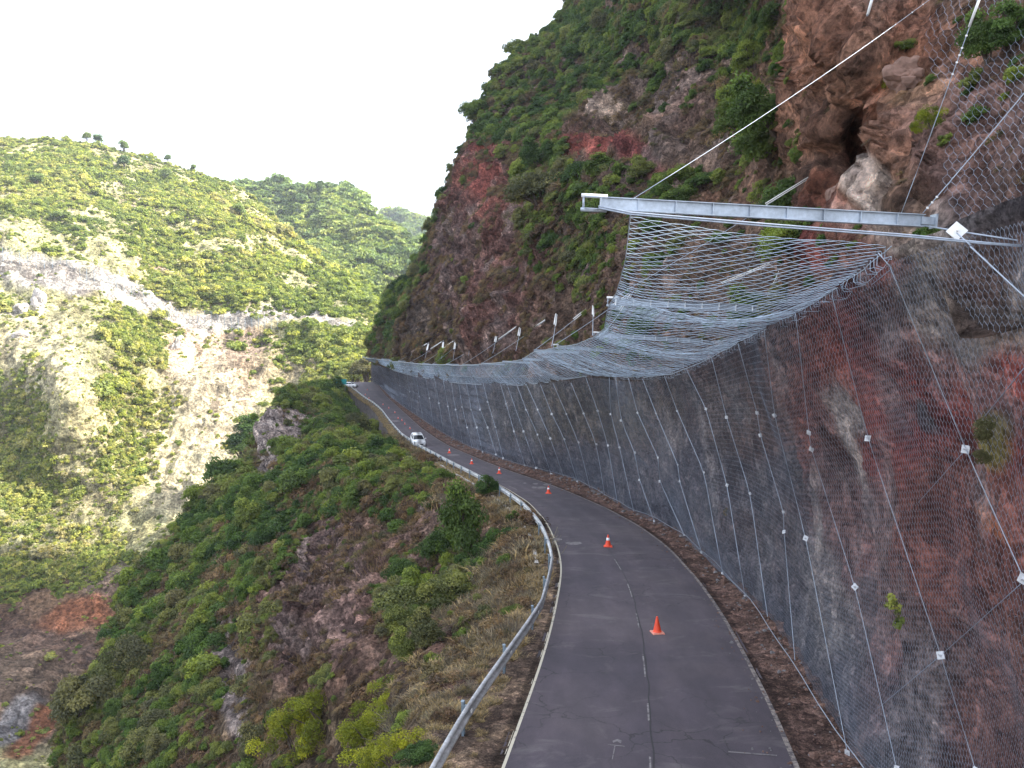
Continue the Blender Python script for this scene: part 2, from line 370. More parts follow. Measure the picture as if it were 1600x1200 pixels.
def paint(name, col, wear):
    m, t, b = newmat(name); pos = geo_pos(t); n = noise(t, 5, 6, 0.75, pos)
    b.inputs['Roughness'].default_value = 0.8
    t.links.new(mixc(t, ramp(t, n, [(wear, 0.0), (wear + 0.12, 1.0)]), col, (0.07, 0.06, 0.065)), b.inputs['Base Color']); return m
M_line = paint("line_paint", (0.50, 0.46, 0.36), 0.56); M_lineworn = paint("worn_line", (0.27, 0.23, 0.20), 0.43); M_dash = paint("worn_dash", (0.22, 0.205, 0.20), 0.45)
P = strip(lambda Y: XL(Y) - 0.02, lambda Y: XL(Y) + 0.09, Yr[:-6], 0.006, 3)
link("road_edge_line", mesh_np("road_edge_line", P, grid_faces(*P.shape[:2]), M_line), kind="structure")
P = strip(lambda Y: XR(Y) - 0.09, lambda Y: XR(Y) + 0.03, Yr[:-6], 0.006, 3)
link("road_edge_line", mesh_np("road_edge_line", P, grid_faces(*P.shape[:2]), M_lineworn), kind="structure")
# construction joint and worn centre dashes
cl = plan([(1020, 1200), (1019, 1140), (1014, 1080), (1006, 1010), (999, 968), (988, 925), (978, 900), (960, 870), (940, 845), (905, 815), (870, 795), (830, 775), (780, 752), (740, 735), (690, 712), (665, 690), (640, 665), (610, 635), (580, 612)])
tar = simple("tar_joint", (0.02, 0.018, 0.02), 0.7, 0, 0.3, 3)
MBj = MB()
YJ = np.arange(12, 75, 0.35); jit = fbm(np.stack([YJ, YJ * 0, YJ * 0], -1), 0.9, 3, 5) * 0.035
P = strip(lambda Y: cl(Y) - 0.018 + np.interp(Y, YJ, jit), lambda Y: cl(Y) + 0.018 + np.interp(Y, YJ, jit), YJ, 0.004, 2)
link("road_joint", mesh_np("road_joint", P, grid_faces(*P.shape[:2]), tar), kind="structure")
for y0, y1 in [(14.2, 15.8), (17.6, 18.6), (20.4, 22.2), (24.8, 26.4), (28.6, 30.6), (33.0, 35.2), (60.5, 63), (70, 73), (84, 87), (98, 101), (112, 115), (128, 131), (146, 149)]:
    Yd = np.linspace(y0, y1, 8); P = strip(lambda Y: cl(Y) - 0.075, lambda Y: cl(Y) - 0.03 + 0.02 * (y0 > 50), Yd, 0.007, 2)
    link("road_dash", mesh_np("road_dash", P, grid_faces(*P.shape[:2]), M_dash), kind="structure")
# chalk survey mark in the near lane and pale patches
def flatpoly(name, pts, mat, dz=0.009):
    P = on_road([p[0] for p in pts], [p[1] for p in pts]); P[:, 2] += dz
    me = bpy.data.meshes.new(name); me.from_pydata([tuple(p) for p in P], [], [tuple(range(len(pts)))]); me.materials.append(mat)
    link(name, me, kind="structure")
chalk = paint("chalk_mark", (0.17, 0.155, 0.155), 0.48)
for pts in ([(957, 1158), (965, 1155), (972, 1158), (970, 1162), (964, 1159), (958, 1161)], [(950, 1163), (976, 1166), (976, 1167.5), (950, 1164.5)], [(960, 1165), (962, 1165), (957.5, 1187), (956, 1187)], [(1138, 1174), (1214, 1180), (1214, 1182), (1138, 1176)]):
    flatpoly("road_chalk_mark", pts, chalk)
for (x, y, rx, ry) in [(846, 762, 9, 1.8), (858, 757, 10, 1.6), (837, 756, 5, 1.2), (835, 762, 5, 1.4), (868, 843, 12, 2.2), (896, 849, 15, 2.6), (708, 711, 12, 1.1), (614, 658, 10, 1.3), (640, 714, 6, 1), (820, 755, 3, .8), (665, 700, 8, .7)]:
    flatpoly("road_patch", [(x + rx * math.cos(a) * random.uniform(.75, 1.1), y + ry * math.sin(a) * random.uniform(.8, 1.1)) for a in np.linspace(0, 6.28, 15)[:-1][::-1]], chalk, 0.008)

# ------------------------------------------------------------------ tint zones
def tint_zones(px, py, P, base, zones, warp=18, ws=None):
    wx = px + warp * fbm(P, ws or 3.0, 4, 91); wy = py + warp * fbm(P, ws or 3.0, 4, 57)
    c = np.broadcast_to(np.array(base, float), px.shape + (3,)).copy()
    for z in zones:
        cx, cy, rx, ry, colr, st = z[:6]; an = math.radians(z[6]) if len(z) > 6 else 0
        dx, dy = wx - cx, wy - cy; u = (dx * math.cos(an) + dy * math.sin(an)) / rx; v = (-dx * math.sin(an) + dy * math.cos(an)) / ry
        wgt = np.clip(1.35 - np.sqrt(u * u + v * v), 0, 0.45) / 0.45 * st
        c = c * (1 - wgt[..., None]) + np.array(colr) * wgt[..., None]
    return c
def blobs(px, py, base, zones):
    r = np.full(px.shape, float(base))
    for cx, cy, rx, ry, val in zones:
        wgt = np.exp(-(((px - cx) / rx) ** 2 + ((py - cy) / ry) ** 2) * 1.2); r = r * (1 - wgt) + val * wgt
    return r

def inpoly(px, py, pts, P=None, wob=12):
    """1 inside a polygon with a ragged edge, 0 outside"""
    if P is not None: px = px + wob * fbm(P, 6.0, 3, 77); py = py + wob * fbm(P, 6.0, 3, 78)
    r = np.zeros(px.shape, bool); n = len(pts)
    for i in range(n):
        x0, y0 = pts[i]; x1, y1 = pts[(i + 1) % n]
        if y0 == y1: continue
        r ^= ((y0 > py) != (y1 > py)) & (px < (x1 - x0) * (py - y0) / (y1 - y0) + x0)
    return r.astype(float)
# ------------------------------------------------------------------ verges
def verge_pts(fa, fb, Y, nv, dz0, bulge, amp, s):
    P = strip(fa, fb, Y, dz0, nv, bulge); t = np.linspace(0, 1, nv)
    d = fbm(P, 0.8, 4, s) * amp; P[..., 2] += d * np.minimum(1, t * 6); return P
Yv = np.concatenate([np.linspace(6, 60, 420), np.linspace(60.2, 250, 420)])
XB2 = lambda Y: np.maximum(XB(Y), XR(Y) + 0.5)
P = verge_pts(lambda Y: XR(Y) + 0.02, lambda Y: XB2(Y) + 0.9, Yv, 26, 0.01, 0.25, 0.09, 3)
ridge_in = np.exp(-((np.linspace(0, 1, 26) - 0.3) / 0.12) ** 2) * 0.0
tc = np.broadcast_to(np.array([0.125, 0.082, 0.070]), P.shape).copy(); tc *= (1 + 0.35 * fbm(P, 1.2, 3, 8))[..., None]
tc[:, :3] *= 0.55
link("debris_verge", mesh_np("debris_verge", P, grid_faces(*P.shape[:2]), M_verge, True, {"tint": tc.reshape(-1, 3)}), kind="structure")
VR = P
P = verge_pts(lambda Y: XL(Y) + 0.02, lambda Y: XG(Y) - 1.0, Yv, 22, 0.008, -0.12, 0.05, 5); VL = P
tc = np.broadcast_to(np.array([0.115, 0.085, 0.068]), P.shape).copy()
t_ = fbm(P, 1.3, 4, 12)[..., None]; tc = tc * (1 + 0.3 * t_) + np.clip(t_ - 0.1, 0, 1) * np.array([0.16, 0.12, 0.07])
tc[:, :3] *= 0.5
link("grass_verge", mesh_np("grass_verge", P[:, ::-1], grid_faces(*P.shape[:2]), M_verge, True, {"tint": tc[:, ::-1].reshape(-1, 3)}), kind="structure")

# ------------------------------------------------------------------ netted rock wall below the canopy
ATT = [(1750, 300, 7.2), (1600, 375, 8.6), (1500, 380, 9.6), (1395, 390, 10.8), (1350, 418, 12.2), (1310, 452, 14), (1245, 488, 17.5), (1194, 515, 21), (1153, 535, 24.5), (1112, 557, 28.5), (1072, 574, 33), (1036, 585, 37.5), (1004, 590, 42), (962, 587, 48), (915, 586, 54), (864, 595, 62), (822, 597, 72), (792, 597, 81), (755, 595, 92), (715, 591, 107), (680, 587, 125), (650, 583, 145), (622, 577, 170), (603, 572, 195), (591, 568, 220), (584, 567, 240)]
BOT = []
for Y in [8.5, 10, 12, 14.5, 17.4, 21.3, 25, 29, 33, 37, 42, 48.5, 55, 63, 73, 83, 95, 110, 128, 148, 172, 197, 221, 241]:
    q = np.array([XB2(Y) + 0.02, Y, Zr(Y) + CAMZ - 0.05]); x, y = proj(q); BOT.append((float(x), float(y), Y))
MIDS = [(1600, 880, 9.6), (1509, 702, 11.3), (1600, 600, 9.0), (1470, 1024, 13.2), (1525, 1200, 12.6), (1356, 685, 15.2), (1336, 917, 17.0)]
fW = rbf(ATT + BOT + MIDS)
# stations: pixel of the bottom and of the top of the same cable line
ST = [((1900, 1900), (1640, 330)), ((1690, 1500), (1500, 372)), ((1560, 1330), (1393, 410)), ((1420, 1290), (1300, 455)), ((1325, 1182), (1194, 512)), ((1245, 1058), (1153, 533)),
      ((1202, 986), (1112, 555)), ((1164, 936), (1072, 572)), ((1129, 900), (1036, 583)), ((1096, 867), (1004, 588)), ((1060, 837), (978, 588)), ((1023, 817), (958, 586)), ((992, 804), (940, 585)), ((966, 790), (915, 584)),
      ((945, 778), (892, 589)), ((903, 756), (844, 594)), ((862, 742), (807, 596)), ((820, 729), (782, 596)), ((786, 717), (755, 594)), ((750, 706), (728, 591)), ((715, 690), (700, 588)), ((680, 671), (668, 585)), ((650, 651), (641, 581)),
      ((627, 634), (620, 576)), ((607, 619), (602, 571)), ((592, 605), (590, 567)), ((578, 595), (580, 565))]
nst = len(ST); sb = np.array([s[0] for s in ST], float); stp = np.array([s[1] for s in ST], float)
for i in range(nst):   # put station feet exactly on the wall-base line by distance
    if 3 < i < nst - 1:
        P3 = on_road(sb[i, 0], sb[i, 1])[0]; x, y = proj([XB2(P3[1]) + 0.02, P3[1], Zr(P3[1]) + CAMZ - 0.05]); sb[i] = (x, y)
def wall_px(u, v):
    """u 0..nst-1 along the wall (near to far), v 0 foot .. 1 top -> pixel"""
    k = np.arange(nst); bx, by = np.interp(u, k, sb[:, 0]), np.interp(u, k, sb[:, 1]); tx, ty = np.interp(u, k, stp[:, 0]), np.interp(u, k, stp[:, 1])
    return bx * (1 - v) + tx * v, by * (1 - v) + ty * v
def wall_pt(u, v):
    px, py = wall_px(u, v); return unproj(px, py, fW(px, py))
NU, NV = 620, 210
# spacing of the columns by real length
ku = np.linspace(0, nst - 1, 1500); Lm = wall_pt(ku, np.full(1500, 0.4)); ds = np.linalg.norm(np.diff(Lm, axis=0), axis=1); dens = ds / (0.5 * (Lm[1:, 1] + Lm[:-1, 1])) ** 0.8
cum = np.concatenate([[0], np.cumsum(dens)]); us = np.interp(np.linspace(0, cum[-1], NU), cum, ku)
vs = np.linspace(-0.04, 1.03, NV); U2, V2 = np.meshgrid(us, vs, indexing='ij')
PX, PY = wall_px(U2, V2); PW = unproj(PX, PY, fW(PX, PY)); nW = grid_normals(PW)
view = PW - np.array([0, 0, CAMZ]); flip = np.sign((nW * view).sum(-1)).mean(); nW = -nW * np.sign(flip)      # towards the camera side
Q = PW * np.array([1, 1, 0.6])
cd, cv = cell(Q, 1.7, 4)
cdb, cvb = cell(Q, 0.6, 14)
disp = 0.30 * fbm(Q, 4.0, 3, 21) + 0.16 * ridge(Q, 1.3, 4, 31) + 0.14 * (cv - 0.5) + 0.07 * (cvb - 0.5) + 0.06 * fbm(Q, 0.35, 3, 77)
disp *= np.clip((V2 + 0.02) / 0.12, 0.15, 1)
PWd = PW + nW * (disp - 0.28)[..., None]
RED, RED2, GREY, PALE = (0.145, 0.046, 0.042), (0.14, 0.056, 0.046), (0.15, 0.14, 0.135), (0.30, 0.29, 0.27)
zW = [(1180, 680, 190, 150, (0.088, 0.060, 0.056), .75), (1000, 640, 260, 60, (0.072, 0.058, 0.050), .8), (1150, 640, 90, 110, (0.078, 0.055, 0.05), .6), (1280, 560, 80, 80, (0.11, 0.06, 0.05), .6), (1230, 900, 110, 160, (0.072, 0.066, 0.07), .7), (1370, 690, 120, 260, RED2, .95), (1540, 720, 190, 210, RED, 1), (1400, 900, 90, 130, RED2, .8), (1340, 520, 60, 70, (0.15, 0.05, 0.042), .9), (1480, 880, 140, 150, (0.13, 0.065, 0.055), .8),
      (1285, 800, 32, 170, (0.10, 0.085, 0.085), .6), (1300, 700, 14, 70, PALE, .6, -8), (1272, 930, 22, 110, (0.19, 0.18, 0.17), .6, -4), (1260, 790, 14, 60, PALE, .35), (1480, 480, 110, 75, GREY, .95), (1430, 400, 90, 30, (0.25, 0.22, 0.19), .9), (1560, 430, 90, 60, (0.12, 0.08, 0.07), .8), (1590, 490, 40, 80, (0.2, 0.18, 0.17), .8), (1400, 680, 36, 22, (0.05, 0.05, 0.058), .9, 20),
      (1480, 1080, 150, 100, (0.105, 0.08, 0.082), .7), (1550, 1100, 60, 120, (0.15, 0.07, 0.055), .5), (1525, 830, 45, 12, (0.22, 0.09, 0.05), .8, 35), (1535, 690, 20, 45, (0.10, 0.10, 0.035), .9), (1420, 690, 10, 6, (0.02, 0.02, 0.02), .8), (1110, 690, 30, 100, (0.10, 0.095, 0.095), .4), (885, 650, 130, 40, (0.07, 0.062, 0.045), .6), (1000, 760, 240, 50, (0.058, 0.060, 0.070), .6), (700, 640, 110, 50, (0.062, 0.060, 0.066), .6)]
tW = tint_zones(PX, PY, PW, (0.070, 0.062, 0.064), zW, 22, 2.5)
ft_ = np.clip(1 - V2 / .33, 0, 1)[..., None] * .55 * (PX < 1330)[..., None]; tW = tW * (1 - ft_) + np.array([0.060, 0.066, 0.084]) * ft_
grey_n = np.clip(fbm(Q, 1.6, 4, 201) - 0.30, 0, 0.45)[..., None]; tW = tW * (1 - grey_n) + np.array([0.17, 0.165, 0.165]) * grey_n
wall_o = link("rock_wall", mesh_np("rock_wall", PWd, grid_faces(NU, NV), M_wall, True, {"tint": (tW * np.array([1.42, 1.42, 1.5])).reshape(-1, 3)}), kind="structure")

# ------------------------------------------------------------------ mountain above the wall
skyl = [(583, 558, 245), (596, 520, 240), (600, 490, 235), (622, 455, 225), (640, 438, 215), (655, 420, 205), (665, 400, 200), (683, 350, 190), (692, 310, 180), (700, 280, 175), (712, 245, 172), (730, 218, 172), (742, 185, 175), (760, 150, 180), (780, 112, 185), (800, 92, 190), (830, 68, 195), (868, 40, 198), (890, 2, 200), (1000, -260, 200), (1250, -520, 150), (1500, -760, 90), (2000, -1000, 45), (2500, -1000, 28)]
low = [(584, 567), (591, 568), (603, 572), (622, 577), (650, 583), (680, 587), (715, 591), (755, 595), (792, 597), (822, 597), (864, 595), (915, 586), (962, 587), (1004, 590), (1036, 585), (1072, 574), (1112, 557), (1153, 535), (1194, 515), (1245, 488), (1310, 452), (1395, 390), (1500, 380), (1750, 300)]
ctrlM = ATT[:] + skyl + [(740, 450, 124), (740, 350, 132), (700, 430, 145), (660, 480, 170), (630, 520, 195), (800, 500, 90), (800, 380, 108), (830, 300, 118), (780, 200, 160), (870, 480, 72), (880, 380, 82), (880, 280, 105), (900, 150, 150), (960, 300, 66), (960, 450, 52), (1000, 200, 92), (1000, 100, 118), (1000, 0, 140), (930, 235, 98), (1100, 450, 34), (1100, 300, 50), (1100, 150, 75), (1100, 0, 100),
      (1200, 420, 25), (1200, 300, 33), (1200, 150, 52), (1200, 0, 75), (1245, 250, 27), (1245, 60, 55), (1275, 60, 26), (1275, 200, 21), (1300, 130, 21), (1300, 300, 18.5), (1350, 240, 19.5), (1350, 330, 15.5), (1400, 330, 12.5), (1400, 150, 17), (1400, 0, 22), (1500, 250, 12.0), (1500, 100, 15), (1500, 0, 17), (1600, 250, 9.8), (1600, 100, 12), (1600, -50, 15), (1700, 200, 9), (1300, -100, 38), (1500, -200, 24), (1450, 330, 11.3)]
fM = rbf(ctrlM)
lowr = np.array(low, float); lowr[:, 1] += 3
# match the two curves by hand: parameter of low -> parameter of skyline
NU, NV = 760, 420
tt = np.linspace(0, 1, NU)
Lp = smooth_poly(lowr, NU, 1); Lp = poly(lowr, tt); Up = smooth_poly([s[:2] for s in skyl], NU, 1)
vv = np.concatenate([np.linspace(-0.05, 0, 12, endpoint=False), np.linspace(0, 1, NV - 12)])
PX = Lp[:, 0][:, None] * (1 - vv) + Up[:, 0][:, None] * vv; PY = Lp[:, 1][:, None] * (1 - vv) + Up[:, 1][:, None] * vv
neg = np.minimum(vv, 0)[None, :]; vp_ = np.maximum(vv, 0); PX = Lp[:, 0][:, None] * (1 - vp_) + Up[:, 0][:, None] * vp_; PY = Lp[:, 1][:, None] * (1 - vp_) + Up[:, 1][:, None] * vp_ - neg / .05 * np.clip((Lp[:, 0][:, None] - 700) / 25, 2.0, 14)
PM = unproj(PX, PY, fM(PX, PY))
# unseen back of the mountain, shaped to throw its shadow over the valley
last = PM[:, -1]; exts = []
lf = np.clip(np.linspace(0, 1, NU) / 0.35, 0, 1)
for k, (ex, ey, ez) in enumerate([(4, 6, 1.5), (14, 30, 9), (30, 58, 18), (50, 62, 32), (90, 50, 14), (160, 40, -60)]):
    e = last + np.stack([ex + 0 * lf, ey + 0 * lf, ez * (0.15 + 0.85 * lf)], -1); exts.append(e)
PMx = np.concatenate([PM, np.stack(exts, 1)], 1)
PXx = np.concatenate([PX, np.repeat(PX[:, -1:], 6, 1)], 1); PYx = np.concatenate([PY, np.repeat(PY[:, -1:], 6, 1)], 1)
nM = grid_normals(PM); view = PM - np.array([0, 0, CAMZ]); nM = -nM * np.sign((nM * view).sum(-1)).mean() / abs(np.sign((nM * view).sum(-1)).mean())
nMs = nM.copy()
sc_d = np.clip(fM(PX, PY) / 60, 0.3, 1.6)          # bigger relief where the cliff is far
Q = PM * np.array([1, 1, 1.0])
cd, cv = cell(Q * np.array([1, 1, 0.7]), 3.2, 9); cd2, cv2 = cell(Q, 1.1, 19)
strata = np.sin(PM[..., 2] * 0.9 + 2.0 * fbm(PM, 9, 2, 3)) * 0.25
disp = sc_d * (1.7 * fbm(Q, 14, 3, 41) + 0.9 * ridge(Q, 5.0, 4, 51) + 0.5 * (cv - 0.5) + 0.35 * strata) + 0.22 * (cv2 - 0.5) * np.minimum(sc_d * 1.5, 1) + 0.18 * ridge(Q, 1.2, 3, 61)
rockmask = blobs(PX, PY, 0, [(1380, 180, 140, 190, 1)])
cd3, cv3 = cell(Q, 1.9, 29)
cd4, cv4 = cell(Q, 0.75, 39)
disp += rockmask * (0.9 * (cv3 - 0.5) + 0.28 * (cv4 - 0.5) + 0.5 * ridge(Q, 2.2, 4, 71) + 0.10 * ridge(Q, .5, 3, 72) - 0.2)
cave = blobs(PX, PY, 0, [(1352, 250, 26, 34, 1), (1335, 190, 14, 30, .7), (1300, 245, 20, 25, .5), (1395, 240, 10, 30, .7), (930, 238, 60, 8, .5), (860, 190, 20, 10, .3)])
disp -= cave * 1.6
disp *= np.clip((vv + 0.02) / 0.10, 0.10, 1)[None, :]; disp -= (0.9 * np.exp(-np.maximum(vv, 0) / 0.02))[None, :]
disp *= np.clip((1 - vv) / 0.06, 0.25, 1)[None, :]
lim = np.clip((vv - 0.10) / 0.08, 0, 1)[None, :]; disp = np.where(fM(PX, PY) > 70, np.minimum(disp, 0) * (1 - lim) + disp * lim, disp)
PMd = PMx.copy(); PMd[:, :NV] = PM + nM * (disp - 0.25)[..., None]
BR, BR2, OR = (0.105, 0.072, 0.060), (0.125, 0.082, 0.062), (0.21, 0.115, 0.075)
zM = [(760, 400, 95, 150, (0.10, 0.058, 0.052), .9), (770, 300, 60, 60, (0.13, 0.058, 0.048), .8), (762, 270, 20, 40, (0.15, 0.052, 0.044), .8), (700, 430, 50, 120, (0.085, 0.062, 0.058), .8), (840, 300, 60, 50, (0.12, 0.06, 0.05), .6), (940, 248, 62, 22, (0.15, 0.050, 0.042), .95), (1015, 272, 34, 10, (0.15, 0.05, 0.05), .8), (1000, 197, 75, 18, (0.30, 0.255, 0.21), .75, 8), (900, 225, 70, 10, (0.08, 0.06, 0.05), .8), (1060, 190, 60, 40, (0.14, 0.10, 0.085), .7),
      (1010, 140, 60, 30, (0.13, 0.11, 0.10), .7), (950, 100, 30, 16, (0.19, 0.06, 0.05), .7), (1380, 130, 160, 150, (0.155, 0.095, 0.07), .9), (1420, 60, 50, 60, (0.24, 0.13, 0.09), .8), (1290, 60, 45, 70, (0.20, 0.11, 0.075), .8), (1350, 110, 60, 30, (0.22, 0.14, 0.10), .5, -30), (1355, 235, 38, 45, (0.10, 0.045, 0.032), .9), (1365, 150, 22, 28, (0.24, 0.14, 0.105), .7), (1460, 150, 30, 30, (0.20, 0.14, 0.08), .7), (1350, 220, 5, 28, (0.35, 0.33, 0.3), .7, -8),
      (1305, 310, 30, 20, (0.19, 0.085, 0.055), .8), (1365, 310, 20, 34, (0.27, 0.25, 0.23), .9, 15), (1400, 370, 50, 22, (0.27, 0.24, 0.205), .9), (1465, 335, 26, 26, (0.24, 0.235, 0.23), .8), (1350, 360, 40, 15, (0.3, 0.27, 0.25), .7), (1540, 250, 90, 130, (0.105, 0.075, 0.072), .85), (1520, 350, 80, 30, (0.20, 0.18, 0.175), .7), (1280, 370, 60, 50, (0.13, 0.06, 0.05), .6), (1265, 390, 20, 40, (0.17, 0.05, 0.045), .6), (1150, 300, 70, 40, (0.11, 0.07, 0.05), .7), (640, 480, 40, 60, (0.06, 0.055, 0.045), .7), (1000, 470, 80, 60, (0.085, 0.065, 0.055), .8)]
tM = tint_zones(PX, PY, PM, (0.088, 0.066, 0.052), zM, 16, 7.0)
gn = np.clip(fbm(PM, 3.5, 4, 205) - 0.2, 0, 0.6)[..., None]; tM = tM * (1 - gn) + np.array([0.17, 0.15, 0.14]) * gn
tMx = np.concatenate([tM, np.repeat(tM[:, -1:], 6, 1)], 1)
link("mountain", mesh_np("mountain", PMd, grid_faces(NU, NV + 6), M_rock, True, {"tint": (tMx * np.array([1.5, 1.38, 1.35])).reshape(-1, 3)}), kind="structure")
NVM = NV
SURF_M = dict(P=PMd[:, :NV], n=nM, px=PX, py=PY, cave=cave)

# ------------------------------------------------------------------ slope below the road
YS = [8, 12, 16, 20, 26, 33, 47, 60, 75, 88, 100, 115, 145, 185, 215, 238, 250]
rwd = lambda Y: 6.8 * np.clip((Y - 128) / 22, 0, 1) * np.clip((246 - Y) / 55, .15, 1)
rail = []
for Y in YS:
    x, y = proj([XG(Y) - 0.85, Y, Zr(Y) + CAMZ - 0.12 - rwd(Y)]); rail.append((float(x), float(y), float(Y)))
sil = [(20, 1800, 60), (50, 1500, 62), (90, 1230, 66), (112, 1100, 73), (150, 1030, 82), (195, 960, 92), (230, 900, 98), (262, 845, 106), (290, 812, 111), (325, 780, 117), (350, 762, 121), (390, 735, 127), (412, 690, 140), (420, 655, 150), (440, 632, 165), (480, 608, 200), (520, 600, 225)]
ctrlC = rail + sil + [(600, 1200, 19), (500, 1200, 28), (430, 1200, 34), (400, 1200, 40), (300, 1200, 50), (200, 1200, 58), (650, 1060, 24), (600, 1080, 27), (560, 1080, 33), (520, 1080, 42), (450, 1050, 52), (350, 1050, 60), (250, 1050, 68), (800, 900, 35), (740, 920, 38), (700, 900, 44), (640, 920, 50), (600, 900, 56), (500, 900, 69), (400, 900, 79), (300, 900, 90), (780, 800, 50), (700, 800, 59), (600, 800, 71), (500, 800, 84), (400, 800, 97), (330, 815, 108),
      (650, 720, 88), (600, 720, 92), (530, 720, 100), (460, 720, 112), (520, 660, 150), (460, 660, 146), (535, 625, 212), (500, 630, 178), (300, 1500, 40), (500, 1500, 24)]
fC = rbf(ctrlC)
NU, NV = 520, 380
R = np.array(rail); S = np.array(sil)
tR = np.linspace(0, 1, NU) ** 0.8
Rp = np.stack([np.interp(tR, np.linspace(0, 1, len(R)), R[:, i]) for i in range(3)], -1)
# exact verge edge for every column
Yc = Rp[:, 2]; pr = proj(np.stack([XG(Yc) - 0.85, Yc, Zr(Yc) + CAMZ - 0.10 - rwd(Yc)], -1)); Rx, Ry = pr
Sp = smooth_poly(S, NU * 2, 1); Sp = np.stack([np.interp(tR, np.linspace(0, 1, NU * 2), Sp[:, i]) for i in range(3)], -1)
vv = np.linspace(0, 1, NV) ** 1.15
PX = Rx[:, None] * (1 - vv) + Sp[:, 0][:, None] * vv; PY = Ry[:, None] * (1 - vv) + Sp[:, 1][:, None] * vv
D = fC(PX, PY); D = D + (Yc - D[:, 0])[:, None] * np.exp(-vv * 14)
PC = unproj(PX, PY, D)
nC = grid_normals(PC); view = PC - np.array([0, 0, CAMZ]); nC = -nC * np.sign(np.sign((nC * view).sum(-1)).mean())
cd, cv = cell(PC * np.array([1, 1, .7]), 3.0, 33)
rough = blobs(PX, PY, 0.25, [(500, 960, 120, 130, 1.0), (600, 900, 80, 100, .8), (438, 690, 32, 70, 1.7), (330, 1080, 60, 60, .5), (510, 1000, 80, 110, 1.7), (700, 780, 40, 25, .6)])
disp = 0.9 * fbm(PC, 12, 3, 141) + rough * (1.5 * ridge(PC * np.array([1, 1, .7]), 5.5, 4, 151) + .35 * ridge(PC, 1.6, 3, 153) + 0.8 * (cv - 0.5)) + 0.25 * fbm(PC, 1.5, 3, 161)
caveC = blobs(PX, PY, 0, [(532, 975, 20, 13, 1), (520, 1060, 25, 16, .9), (480, 1050, 14, 9, .6), (360, 1060, 12, 20, .5), (500, 900, 10, 25, .4)])
disp -= caveC * 3.0
disp *= np.clip(vv / 0.10, 0.02, 1)[None, :] * np.clip(D / 45, 0.25, 1)
PCd = PC + nC * disp[..., None]
# hidden far side of the spur
ex = []
for (a, b_, c_) in [(-1, 3, -4), (-3, 9, -14), (-6, 18, -34), (-12, 34, -75)]: ex.append(PCd[:, -1] + np.array([a, b_, c_]))
PCx = np.concatenate([PCd, np.stack(ex, 1)], 1)
zC = [(520, 960, 110, 130, (0.115, 0.078, 0.068), .9), (600, 880, 60, 90, (0.11, 0.08, 0.068), .8), (545, 935, 14, 40, (0.24, 0.19, 0.15), .8, -25), (520, 960, 70, 110, (0.125, 0.10, 0.092), .7), (445, 695, 42, 75, (0.20, 0.185, 0.175), 1, 12), (426, 705, 11, 60, (0.29, 0.275, 0.26), .9), (700, 790, 45, 30, (0.13, 0.12, 0.115), .8, 20), (730, 900, 90, 120, (0.11, 0.08, 0.07), .7), (830, 870, 30, 60, (0.17, 0.12, 0.085), .8), (820, 960, 40, 60, (0.21, 0.155, 0.09), .7, -40), (740, 1060, 60, 60, (0.12, 0.075, 0.06), .8, -40),
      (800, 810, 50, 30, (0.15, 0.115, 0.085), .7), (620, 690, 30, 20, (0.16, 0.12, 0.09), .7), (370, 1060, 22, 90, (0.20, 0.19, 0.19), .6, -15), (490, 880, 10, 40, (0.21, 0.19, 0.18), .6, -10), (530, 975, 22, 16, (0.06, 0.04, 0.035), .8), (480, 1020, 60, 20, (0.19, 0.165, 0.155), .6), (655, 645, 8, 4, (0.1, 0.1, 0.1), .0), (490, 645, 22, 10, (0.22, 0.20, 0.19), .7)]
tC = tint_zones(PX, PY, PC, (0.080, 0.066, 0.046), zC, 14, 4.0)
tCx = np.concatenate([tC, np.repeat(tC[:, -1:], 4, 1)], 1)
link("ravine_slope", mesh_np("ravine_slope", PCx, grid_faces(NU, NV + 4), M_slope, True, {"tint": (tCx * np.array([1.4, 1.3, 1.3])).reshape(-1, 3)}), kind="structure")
SURF_C = dict(P=PCd, n=nC, px=PX, py=PY, cave=caveC)

# ------------------------------------------------------------------ far side of the valley
def patch(name, lowc, upc, ctrl, NU, NV, amp, zones, base, mat, seed, warp=14, ws=18, back=(-60, 160, -60)):
    f = rbf(ctrl); t = np.linspace(0, 1, NU); L = smooth_poly(lowc, NU, 1); U = smooth_poly(upc, NU, 1); vv = np.linspace(0, 1, NV)
    PX = L[:, 0][:, None] * (1 - vv) + U[:, 0][:, None] * vv; PY = L[:, 1][:, None] * (1 - vv) + U[:, 1][:, None] * vv
    P = unproj(PX, PY, f(PX, PY)); n = grid_normals(P); view = P - np.array([0, 0, CAMZ]); n = -n * np.sign(np.sign((n * view).sum(-1)).mean())
    d = amp * (1.0 * fbm(P, 70, 3, seed) + 0.55 * ridge(P * np.array([1, 1, .6]), 34, 4, seed + 10) + 0.22 * ridge(P, 9, 4, seed + 20)); d *= np.clip((1 - vv) / .08, 0.1, 1)[None]
    P = P + n * d[..., None]
    b = [P[:, -1] + np.array(back) * k for k in (0.15, 0.5, 1)]
    Px = np.concatenate([P, np.stack(b, 1)], 1)
    tn = tint_zones(PX, PY, P, base, zones, warp, ws) * (1.2 if name == 'hillside' else 1.0); tnx = np.concatenate([tn, np.repeat(tn[:, -1:], 3, 1)], 1)
    o = link(name, mesh_np(name, Px, grid_faces(NU, NV + 3), mat, True, {"tint": tnx.reshape(-1, 3)}), kind="structure")
    return dict(P=P, n=n, px=PX, py=PY, f=f, o=o)
low1 = [(-420, 1500), (-200, 1500), (0, 1460), (160, 1350), (300, 1150), (430, 950), (530, 800), (640, 720), (740, 690)]
up1 = [(-420, 235), (-200, 222), (0, 218), (130, 220), (200, 238), (260, 254), (330, 276), (380, 293), (425, 338), (481, 395), (545, 432), (608, 465), (760, 520)]
